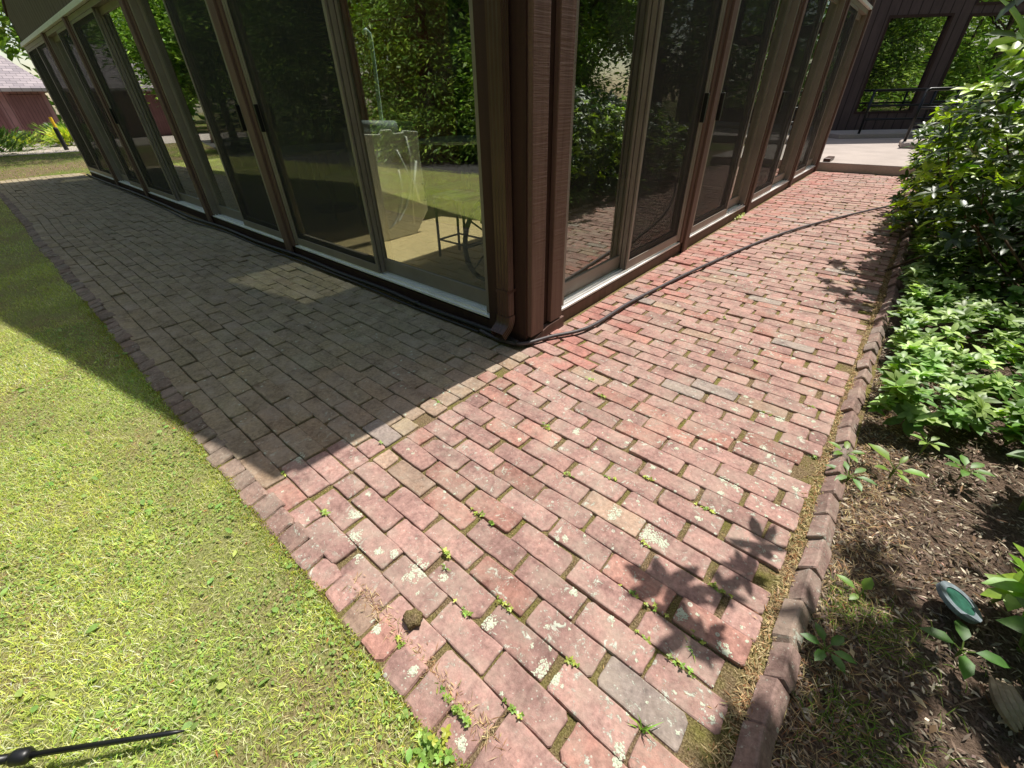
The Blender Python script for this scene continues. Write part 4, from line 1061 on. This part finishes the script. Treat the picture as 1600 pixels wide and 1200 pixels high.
def plant(name, loc, leaves, lab, cat='plant', group=None, stem=.004, base=lin(120,150,60), mat='leaf'):
    """leaves: list of (azimuth, elevation, length, width ratio, start height)"""
    o = empty(name, loc, lab, cat, group)
    n = len(leaves); P = []; D = []; Nn = []; L = []; W = []
    mb = MB()
    for (az, el, ln, wr, h) in leaves:
        d = Vector((math.cos(az)*math.cos(el), math.sin(az)*math.cos(el), math.sin(el)))
        s = Vector(loc) + Vector((0, 0, h)) + Vector((d.x, d.y, .6)).normalized()*ln*.35
        mb.tube([Vector(loc) + Vector((0, 0, 0)), Vector(loc)+Vector((d.x*.004, d.y*.004, h)), s], stem*.45, 5)
        P.append(s); D.append(d); Nn.append((-d.x*d.z, -d.y*d.z, 1)); L.append(ln); W.append(ln*wr)
    mb.build('stem', M['grass_stem'], o)
    V, Tt, C = leaf_cloud(np.array(P), np.array(D, float), np.array(Nn, float), np.array(L), np.array(W), jitcol(base, n, .1, rr), .22, .22)
    npmesh('leaves', V, Tt, M[mat], C, o)
    return o
M['grass_stem'] = plain('green_stem', lin(110,130,60), .6, 0, .3, .2, 30, 0)
def gp(px, py): p = pxground(px, py); return (p.x, p.y, -.02)
plant('broadleaf_seedling', gp(1392,742), [(2.6,.35,.085,.5,.05),(.1,.3,.07,.5,.04),(1.2,.6,.045,.4,.06),(3.6,.4,.05,.5,.03),(-.8,.3,.05,.4,.03),(5.0,.5,.04,.4,.05)], 'tallest seedling with two broad ribbed leaves in the sunlit mulch', group='seedlings in the mulch')
plant('broadleaf_seedling', gp(1325,748), [(i*1.05,.2,.06,.38,.03) for i in range(6)], 'spreading grey green seedling touching the brick edging', group='seedlings in the mulch', base=lin(110,140,84))
plant('broadleaf_seedling', gp(1318,712), [(i*1.25+.4,.35,.05,.45,.03) for i in range(5)], 'small seedling at the edging just above the grey green one', group='seedlings in the mulch')
plant('broadleaf_seedling', gp(1345,928), [(1.4,.9,.04,.7,.02),(2.9,.3,.05,.45,.015),(4.2,.2,.035,.5,.015)], 'bright round leaved seedling left of the green disc', group='seedlings in the mulch')
plant('broadleaf_seedling', gp(1500,1020), [(i*1.5+.2,.15,.065,.5,.03) for i in range(4)], 'dark seedling with four wide leaves in the shade below the green disc', group='seedlings in the mulch', base=lin(80,116,50))
plant('broadleaf_seedling', gp(1285,1020), [(i*1.1,.3,.045,.5,.04) for i in range(6)], 'leafy seedling in the shade hard against the edging', group='seedlings in the mulch', base=lin(80,116,50))
plant('broadleaf_seedling', gp(1500,745), [(i*.9,.35,.055,.5,.05) for i in range(7)], 'whorled seedling in the shade right of the tallest one', group='seedlings in the mulch', base=lin(96,130,56))
plant('broadleaf_seedling', gp(1440,705), [(i*1.05,.35,.045,.45,.06) for i in range(6)], 'pale whorled seedling between the tallest one and the ground cover', group='seedlings in the mulch', base=lin(130,160,74))
# bigger leafy saplings on the right margin
def sapling(loc, h, nw, L, lab, base, wr=.42, spread=.8):
    o = empty('leafy_sapling', loc, lab, 'plant', 'saplings at the right of the bed')
    l = Vector(loc); rs = np.random.default_rng(int(abs(loc[0]*1000+loc[1]*77)))
    mb = MB(); P = []
    for k in range(nw):
        a = rs.random()*6.28; tip = l + Vector((math.cos(a)*h*.45*rs.random(), math.sin(a)*h*.45*rs.random(), h*rs.uniform(.45, 1.05)))
        mb.tube(smooth_path([l, (l+tip)/2+Vector((0, 0, h*.08)), tip], 4), [.005-.0004*i for i in range(9)], 5); P.append(tuple(tip))
    mb.build('stem', M['grass_stem'], o)
    P = np.array(P); u = np.tile([-.1,-.15,1.], (nw, 1)) + rs.normal(0, .22, (nw, 3)); u /= np.linalg.norm(u, axis=1, keepdims=True)
    V, Tt, C = whorls(P, u, 7, L, wr, base, lin(150,182,70), .25, spread, rs)
    npmesh('leaves', V, Tt, M['leaf'], C, o)
sapling(gp(1600,790), .28, 17, .085, 'leafy sapling with long pointed leaves in the shade at the right margin', lin(84,124,44), .44)
sapling(gp(1555,935), .16, 4, .075, 'bright sapling just above the grey ringed green disc', lin(130,162,56), .5)
sapling(gp(1600,1010), .20, 6, .085, 'low sapling overhanging the lower side of the green disc', lin(120,154,52), .46)
sapling(gp(1650,1110), .24, 10, .085, 'dark sapling at the lower right corner beside the driftwood', lin(84,124,44), .42)
sapling(gp(1575,690), .15, 12, .055, 'mid green sapling where the ground cover ends', lin(96,134,50), .48)

# green disc (sprinkler / valve cover) with grey ring
pc = pxground(1499, 940, .03); dc = empty('valve_cover', (pc.x, pc.y, 0), 'tilted round green cover with a grey plastic ring lying in the mulch', 'cover')
Md = Matrix.Translation((pc.x, pc.y, .03)) @ Matrix.Rotation(R_(20), 4, 'Y') @ Matrix.Rotation(R_(-8), 4, 'X')
def disc(r0, r1, z0, z1, mat, nm):
    mb = MB(); n = 40; vv = []
    for (r, z) in ((r0, z0), (r1, z0), (r1, z1), (r0, z1)):
        for k in range(n): vv.append(Md @ Vector((r*math.cos(2*math.pi*k/n), r*math.sin(2*math.pi*k/n), z)))
    fs = [(q*n+k, q*n+(k+1) % n, ((q+1) % 4)*n+(k+1) % n, ((q+1) % 4)*n+k) for q in range(4) for k in range(n)]
    mb.add(vv, fs); mb.build(nm, mat, dc)
disc(.036, .052, -.008, .004, plain('grey_plastic', lin(120,130,136), .6, 0, .3, .3, 60, .3), 'ring')
disc(.0, .0355, -.007, .0015, plain('green_plastic', lin(40,88,72), .6, 0, .3, .3, 60, .3), 'lid')
# driftwood
p0 = pxground(1560, 1075, 0); dw = empty('driftwood', (p0.x, p0.y, 0), 'split pale weathered wood lying in the mulch at the lower right', 'wood')
for k in range(4):
    a = pxground(1545+k*9+4, 1058+k*3, .02); b = pxground(1562+k*10, 1100, .035); c = pxground(1588+k*7, 1143-k*4, .012)
    mb = MB(); mb.tube(smooth_path([a, b, c], 5), [.003,.006,.008,.0095,.010,.010,.0095,.009,.008,.007,.004], 6); mb.build('splinter', M['driftwood'] if 'driftwood' in M else M.setdefault('driftwood', woodmat('weathered_wood', lin(176,160,134), lin(110,96,76), .9, .9)), dw)

# solar stake lying on the lawn
a = pxground(288, 1142, .015); b = pxground(46, 1180, .035); d = (b-a).normalized()
stk = empty('garden_stake', (b.x, b.y, 0), 'black stake with a round hub lying on the grass at the lower left', 'stake')
mb = MB(); mb.tube([a, a+d*.03, b], [.002,.0055,.0065], 8); mb.build('rod', M['black'], stk, smooth=True)
mb = MB(); mb.tube([b-d*.004, b+d*.004, b+d*.026, b+d*.034], [.010,.0155,.0155,.011], 14); mb.tube([b+d*.036, b+d*.10], .009, 10); mb.build('hub', M['black'], stk, smooth=True)

# clod / cone on the near bricks
pc = pxground(645, 965, .012); mb = MB()
rs = random.Random(4); n1, n2_ = 12, 7; vv = []
for i in range(n2_):
    th = math.pi*i/(n2_-1)
    for k in range(n1):
        a = 2*math.pi*k/n1; rr_ = .024*(1+.5*mnoise.noise(Vector((math.cos(a)*math.sin(th)*2, math.sin(a)*math.sin(th)*2, math.cos(th)*2))))*(1+rs.uniform(-.12,.12))
        vv.append((pc.x+rr_*math.sin(th)*math.cos(a)*1.2, pc.y+rr_*math.sin(th)*math.sin(a), pc.z-.004+rr_*math.cos(th)*.6))
mb.add(vv, [(i*n1+k, i*n1+(k+1) % n1, (i+1)*n1+(k+1) % n1, (i+1)*n1+k) for i in range(n2_-1) for k in range(n1)])
tag(mb.build('moss_clod', M['moss'], smooth=True), 'lump of dry moss and soil sitting on the near bricks by the lawn edge', 'clod')

# ------------------------------------------------------------------ grass on the lawn
def blades(P, L, W, lean, cols, r=rr):
    n = len(P); a = r.random(n)*6.283
    h = np.stack([np.cos(a), np.sin(a), np.zeros(n)], 1); s = np.stack([-np.sin(a+r.normal(0,.5,n)), np.cos(a), np.zeros(n)], 1)
    L = L[:, None]; W = W[:, None]; ln = lean[:, None]; up = np.array([0, 0, 1.])
    p1 = P + h*L*.35*ln + up*L*.45*(1.05-ln*.6); p2 = P + h*L*ln*1.0 + up*L*(1.02-ln)*.8
    V = np.stack([P-s*W*.5, P+s*W*.5, p1+s*W*.42, p1-s*W*.42, p2], 1).reshape(-1, 3)
    t = np.array([[0,1,2],[0,2,3],[3,2,4]]); T = (t[None] + (np.arange(n)*5)[:, None, None]).reshape(-1, 3)
    return V, T, np.repeat(cols, 5, 0)
def lawn_pts(n, x0, x1, y0, y1, r=rr):
    return np.stack([r.uniform(x0, x1, n), r.uniform(y0, y1, n), np.full(n, -.0155)], 1)
def lawn_edge(P):   # keep off the paving
    e = np.array([-1.500 + mnoise.noise(Vector((x*3, 0, 1)))*.022 + mnoise.noise(Vector((x*14, 0, 1)))*.016 for x in P[:, 0]])
    return P[P[:, 1] < e]
sets = []
sets.append((lawn_edge(lawn_pts(105000, -1.6, 1.5, -2.5, -1.5)), 1.0))
sets.append((lawn_edge(lawn_pts(75000, -4.6, -1.6, -3.0, -1.5)), 1.25))
sets.append((lawn_edge(lawn_pts(60000, -13.0, -4.6, -3.6, -1.5)), 1.8))
sets.append((lawn_pts(45000, -9, 1.8, -4.5, -2.5), 1.8))
VV, TT, CC = [], [], []; off = 0
for P, s in sets:
    n = len(P)
    dn = np.array([mnoise.noise(Vector((x*2.3, y*2.3, 0))) + .6*mnoise.noise(Vector((x*7, y*7, 4))) for x, y in P[:, :2]])
    keep = rr.random(n) < np.clip(.75 + dn*1.0, .14, 1); P = P[keep]; dn = dn[keep]; n = len(P)
    L = rr.uniform(.014, .046, n)*(1+.25*(s-1)); W = rr.uniform(.0009, .0022, n)*s; lean = np.clip(rr.normal(.62, .25, n), .05, .98)
    cols = jitcol(lin(190,202,96), n, .22, rr, lin(226,218,168), .3)
    cols *= (1 + .42*dn[:, None]); cols[:, 0] *= 1 + .18*np.array([mnoise.noise(Vector((x*1.2, y*1.2, 17))) for x, y in P[:, :2]])
    V, T_, C = blades(P, L, W, lean, np.clip(cols, .01, .8)); VV.append(V); TT.append(T_+off); CC.append(C); off += len(V)
# tiny clover and broad weed leaves
n = 34000; P = lawn_edge(lawn_pts(n, -2.5, 1.5, -2.6, -1.5)); P = P[rr.random(len(P)) < np.array([np.clip(.5+1.6*mnoise.noise(Vector((x*3.1, y*3.1, 9))), .06, 1) for x, y in P[:, :2]])]
P[:, 2] += rr.uniform(.004, .014, len(P)); n = len(P)
V, Q, C = simple_leaves(P, np.concatenate([rr.normal(size=(n, 2)), rr.normal(0, .25, (n, 1))], 1), np.array([0,0,1.]) + rr.normal(0, .3, (n, 3)), rr.uniform(.005, .013, n), rr.uniform(.005, .010, n), jitcol(lin(142,170,90), n, .15, rr, lin(172,188,104), .3))
T2 = np.concatenate([Q[:, [0,1,2]], Q[:, [0,2,3]]]); VV.append(V); TT.append(T2+off); CC.append(C); off += len(V)
n = 520; P = lawn_edge(lawn_pts(n, -2.5, 1.4, -2.6, -1.5)); P[:, 2] += rr.uniform(.006, .018, len(P)); n = len(P)
V, Tt, C = leaf_cloud(P, np.concatenate([rr.normal(size=(n, 2)), rr.normal(.0, .2, (n, 1))], 1), np.array([0,0,1.]) + rr.normal(0, .3, (n, 3)), rr.uniform(.014, .034, n), rr.uniform(.010, .018, n), jitcol(lin(136,166,88), n, .15, rr, lin(176,186,100), .3))
VV.append(V); TT.append(Tt+off); CC.append(C); off += len(V)
# dead leaves and straw
n = 5000; P = lawn_edge(lawn_pts(n, -3, 1.5, -2.8, -1.5)); P[:, 2] += rr.uniform(.0, .010, len(P)); n = len(P)
V, Q, C = simple_leaves(P, np.concatenate([rr.normal(size=(n, 2)), rr.normal(0, .1, (n, 1))], 1), np.array([0,0,1.]) + rr.normal(0, .3, (n, 3)), rr.uniform(.006, .022, n), rr.uniform(.0015, .005, n), jitcol(lin(186,160,118), n, .2, rr, lin(190,110,70), .06))
T2 = np.concatenate([Q[:, [0,1,2]], Q[:, [0,2,3]]]); VV.append(V); TT.append(T2+off); CC.append(C); off += len(V)
tag(npmesh('grass', np.vstack(VV), np.vstack(TT), M['grass'], np.vstack(CC)), 'short patchy lawn grass with clover beside the brick path', 'grass', kind='stuff')

# moss fringe, weeds in the joints
VV, TT, CC = [], [], []; off = 0
n = 11000; P = np.stack([rr.uniform(-3, 1.45, n), -1.492 + np.abs(rr.normal(0, .03, n))*-1, np.full(n, -.0105)], 1); P[:, 1] += [.03*mnoise.noise(Vector((x*8, 2, 1))) for x in P[:, 0]]
V, T_, C = blades(P, rr.uniform(.006, .012, n), rr.uniform(.0016, .003, n), rr.uniform(0, .8, n), jitcol(lin(168,166,62), n, .2, rr, lin(150,170,70), .3)); VV.append(V); TT.append(T_+off); CC.append(C); off += len(V)
# joint weeds: follow the paving area, rooted low so only those in gaps show
n = 30000; P = np.stack([rr.uniform(-1.2, 1.46, n), rr.uniform(-1.42, 2.6, n), np.full(n, -.0095)], 1); P = P[(P[:, 0] > 0) | (P[:, 1] < -.06)]
dn = np.array([mnoise.noise(Vector((x*4.5, y*4.5, 21))) for x, y in P[:, :2]]); P = P[rr.random(len(P)) < np.clip(dn*1.6, .02, 1)]; n = len(P); P[:, 2] = [bed_z(x, y) for x, y in P[:, :2]]
V, T_, C = blades(P, rr.uniform(.006, .014, n), rr.uniform(.0016, .003, n), rr.uniform(0, .6, n), jitcol(lin(124,140,48), n, .22, rr, lin(176,160,100), .3)); VV.append(V); TT.append(T_+off); CC.append(C); off += len(V)
tag(npmesh('joint_moss', np.vstack(VV), np.vstack(TT), M['grass'], np.vstack(CC)), 'low moss and sprouts growing in the joints and along the lawn side of the bricks', 'moss', kind='stuff')
# sprouting clusters in joints (tiny two to five leaf rosettes)
spr = [(770,820),(752,800),(795,935),(690,870),(680,630),(600,690),(455,732),(1105,800),(960,745),(880,748),(905,1022),(1080,1010),(1072,1030),(1020,962),(860,662),(935,625),(925,590),(1000,850),(1010,750),(820,1085),(985,1000),(640,990),(700,1150),(655,1165),(980,940),(730,950),(1110,935),(1125,940),(1275,715),(1295,760),(1270,640),(1180,560),(1130,500),(1200,640),(740,1110),(520,790),(650,1180),(620,1150)]
P = []; 
for (a, b) in spr:
    q = pxground(a, b)
    jy = min(JOINTS, key=lambda v: abs(v + wob(q.x, v) - q.y)); jy += wob(q.x, jy)
    for _ in range(rr.integers(3, 9)): P.append((q.x+rr.normal(0, .014), jy+rr.normal(0, .0035), rr.uniform(-.006, .007)))
P = np.array(P); up = np.tile([0, 0, 1.], (len(P), 1)) + rr.normal(0, .3, (len(P), 3)); up /= np.linalg.norm(up, axis=1, keepdims=True)
V, Tt, C = whorls(P, up, 4, .0095, .62, lin(140,166,78), lin(176,186,90), .4, r=rr)
tag(npmesh('joint_weeds', V, Tt, M['leaf'], C), 'small green sprouts scattered in the joints of the brick path', 'weeds', kind='stuff')
def tuft(px, py, n, L, lab):
    q = pxground(px, py); P = np.tile([q.x, q.y, -.012], (n, 1)) + rr.normal(0, .004, (n, 3))*[1,1,0]
    V, T_, C = blades(P, rr.uniform(.6, 1.1, n)*L, rr.uniform(.003, .0045, n), rr.uniform(.2, .75, n), jitcol(lin(134,172,70), n, .1, rr))
    tag(npmesh('grass_tuft', V, T_, M['grass'], C), lab, 'grass tuft', 'grass tufts in the brick path')
tuft(1003, 1140, 9, .075, 'tallest tuft of grass in the wide gap at the bottom of the path')
tuft(1083, 1015, 7, .045, 'tuft of grass by the hand shaped leaf shadow')
tuft(693, 885, 6, .035, 'small tuft of grass in the joint beside the white lichen near the lawn')
tuft(752, 975-175, 5, .03, 'small tuft of grass right of the grey brick in the middle of the path')
# lush weed clump by the near edge
q = pxground(672, 1165); P = np.array([(q.x+rr.normal(0,.022), q.y+rr.normal(0,.014), rr.uniform(-.01,.022)) for _ in range(20)])
up = np.tile([0,0,1.], (len(P),1)) + rr.normal(0,.3,(len(P),3)); V, Tt, C = whorls(P, up, 4, .016, .62, lin(140,170,84), lin(186,190,80), .2, r=rr)
tag(npmesh('weed_clump', V, Tt, M['leaf'], C), 'clump of round leaved weeds at the lawn edge of the near bricks', 'weed')

# litter: needles and straw in the edging gap, chips on the mulch
def strips(P, L, W, cols, tilt=.12):
    n = len(P); a = rr.random(n)*6.283; d = np.stack([np.cos(a), np.sin(a), rr.normal(0, tilt, n)], 1)
    return simple_leaves(P, d, np.array([0,0,1.]) + rr.normal(0, .3, (n, 3)), L, W, cols)
VV, QQ, CC = [], [], []; off = 0
def addq(V, Q, C):
    global off
    VV.append(V); QQ.append(Q+off); CC.append(C); off += len(V)
n = 9000; P = np.stack([rr.normal(1.455, .012, n), rr.uniform(-1.5, 3.4, n), rr.uniform(-.012, .004, n)], 1); addq(*strips(P, rr.uniform(.008, .03, n), rr.uniform(.001, .003, n), jitcol(lin(188,166,126), n, .25, rr, lin(150,108,76), .3)))
n = 700; P = np.stack([rr.uniform(.5, 1.1, n), rr.uniform(-1.42, -1.3, n), rr.uniform(-.008, .003, n)], 1); P[:, 1] = -1.422 + rr.normal(0, .011, n); addq(*strips(P, rr.uniform(.008, .03, n), rr.uniform(.001, .0025, n), jitcol(lin(190,166,128), n, .25, rr, lin(150,112,80), .3)))
n = 9000; P = np.stack([rr.uniform(.0, 1.46, n), rr.uniform(-1.42, 2.0, n), rr.uniform(.0, .004, n)], 1); P[:, 2] += [bed_z(x, y) for x, y in P[:, :2]]; addq(*strips(P, rr.uniform(.006, .016, n), rr.uniform(.0009, .0022, n), jitcol(lin(176,146,104), n, .25, rr, lin(120,80,54), .3)))
tag(npmesh('needle_litter', np.vstack(VV), np.vstack(QQ), M['dry'], np.vstack(CC)), 'dry needles and straw gathered in the gap beside the brick edging', 'litter', kind='stuff')
VV, QQ, CC = [], [], []; off = 0
n = 26000; P = np.stack([1.53 + rr.random(n)**1.4*1.2, rr.uniform(-1.9, 1.6, n), rr.uniform(-.022, -.008, n)], 1); addq(*strips(P, rr.uniform(.008, .032, n), rr.uniform(.002, .008, n), jitcol(lin(122,106,94), n, .35, rr, lin(188,174,156), .22), .25))
n = 520; P = np.stack([1.54 + rr.random(n)*1.0, rr.uniform(-1.7, 1.4, n), rr.uniform(-.015, .006, n)], 1); addq(*strips(P, rr.uniform(.02, .045, n), rr.uniform(.006, .013, n), jitcol(lin(120,96,74), n, .3, rr, lin(180,162,132), .25), .35))
n = 160; P = np.stack([1.54 + rr.random(n)*.9, rr.uniform(-1.6, 1.2, n), rr.uniform(-.012, .0, n)], 1); addq(*strips(P, rr.uniform(.06, .16, n), rr.uniform(.002, .0035, n), jitcol(lin(140,122,100), n, .3, rr), .1))
n = 5000; P = np.stack([1.53 + np.abs(rr.normal(0, .10, n)), rr.uniform(-1.5, 1.0, n), rr.uniform(-.014, -.004, n)], 1); addq(*strips(P, rr.uniform(.015, .05, n), rr.uniform(.0009, .0016, n), jitcol(lin(190,164,124), n, .25, rr, lin(150,104,74), .3)))
tag(npmesh('bark_chips', np.vstack(VV), np.vstack(QQ), M['dry'], np.vstack(CC)), 'brown bark chips and needles covering the bed', 'mulch', kind='stuff')
# thin grass growing in the shaded bed at the lower right
n = 4200; P = np.stack([1.56 + np.abs(rr.normal(0, .16, n)), rr.uniform(-1.6, -.5, n), np.full(n, -.022)], 1)
P = P[rr.random(n) < np.array([np.clip(.35+2.0*mnoise.noise(Vector((x*6, y*6, 2))), .02, 1) for x, y in P[:, :2]])]; n = len(P)
V, T_, C = blades(P, rr.uniform(.02, .075, n), rr.uniform(.0015, .003, n), rr.uniform(.3, .95, n), jitcol(lin(110,134,52), n, .25, rr, lin(170,150,100), .2))
tag(npmesh('bed_grass', V, T_, M['grass'], C), 'thin straggling grass in the shaded end of the mulch bed', 'grass', kind='stuff')
# fallen leaves at the foot of the right doors
q = pxground(1147, 337); n = 16; P = np.array([(q.x+rr.normal(0,.05), q.y+rr.normal(0,.09), .012+rr.random()*.02) for _ in range(n)])
V, Tt, C = leaf_cloud(P, np.concatenate([rr.normal(size=(n,2)), rr.normal(0,.2,(n,1))],1), np.array([0,0,1.])+rr.normal(0,.3,(n,3)), np.full(n,.07), np.full(n,.035), jitcol(lin(170,176,100), n, .15, rr))
tag(npmesh('fallen_leaves', V, Tt, M['leaf'], C), 'little heap of pale yellow leaves on the bricks before the right doors', 'leaves', kind='stuff')

# far left border plants in front of the shed
def border(x, y, r, n, L, lab, base, alt):
    o = empty('border_plant', (x, y, -.05), lab, 'plant', 'border plants by the shed')
    P = np.array([(x+rr.normal(0,r*.5), y+rr.normal(0,r*.5), rr.random()*r*.7) for _ in range(n)])
    D = P - np.array([x, y, -.2]); V, Q, C = simple_leaves(P, D + rr.normal(0,.2,(n,3)), np.array([0,0,1.])+rr.normal(0,.4,(n,3)), rr.uniform(.6,1.2,n)*L, np.full(n, L*.25), jitcol(base, n, .2, rr, alt, .3))
    npmesh('leaves', V, Q, M['leaf'], C, o)
border(-24,.1,.5,300,.3,'strappy yellow green clump left of the bollard',lin(110,130,50),lin(170,175,80))
border(-22.0,-.9,.9,900,.25,'dark bushy plant at the far left edge',lin(80,110,50),lin(120,150,70))
border(-25.5,1.6,.5,400,.4,'pale strappy clump near the yellow post',lin(160,180,70),lin(210,205,100))
border(-27.2,1.9,.9,900,.22,'small bush against the right end of the shed',lin(80,110,44),lin(120,150,60))
n = 9000; P = np.stack([rr.uniform(-26,-13,n), rr.uniform(-4,1.6,n), np.full(n,-.055)],1)
V, T_, C = blades(P, rr.uniform(.03,.07,n), rr.uniform(.006,.012,n), rr.uniform(.1,.9,n), jitcol(lin(120,138,52), n, .25, rr, lin(180,168,110), .3))
tag(npmesh('rough_grass', V, T_, M['grass'], C), 'rough grass between the end of the brick path and the shed', 'grass', kind='stuff')
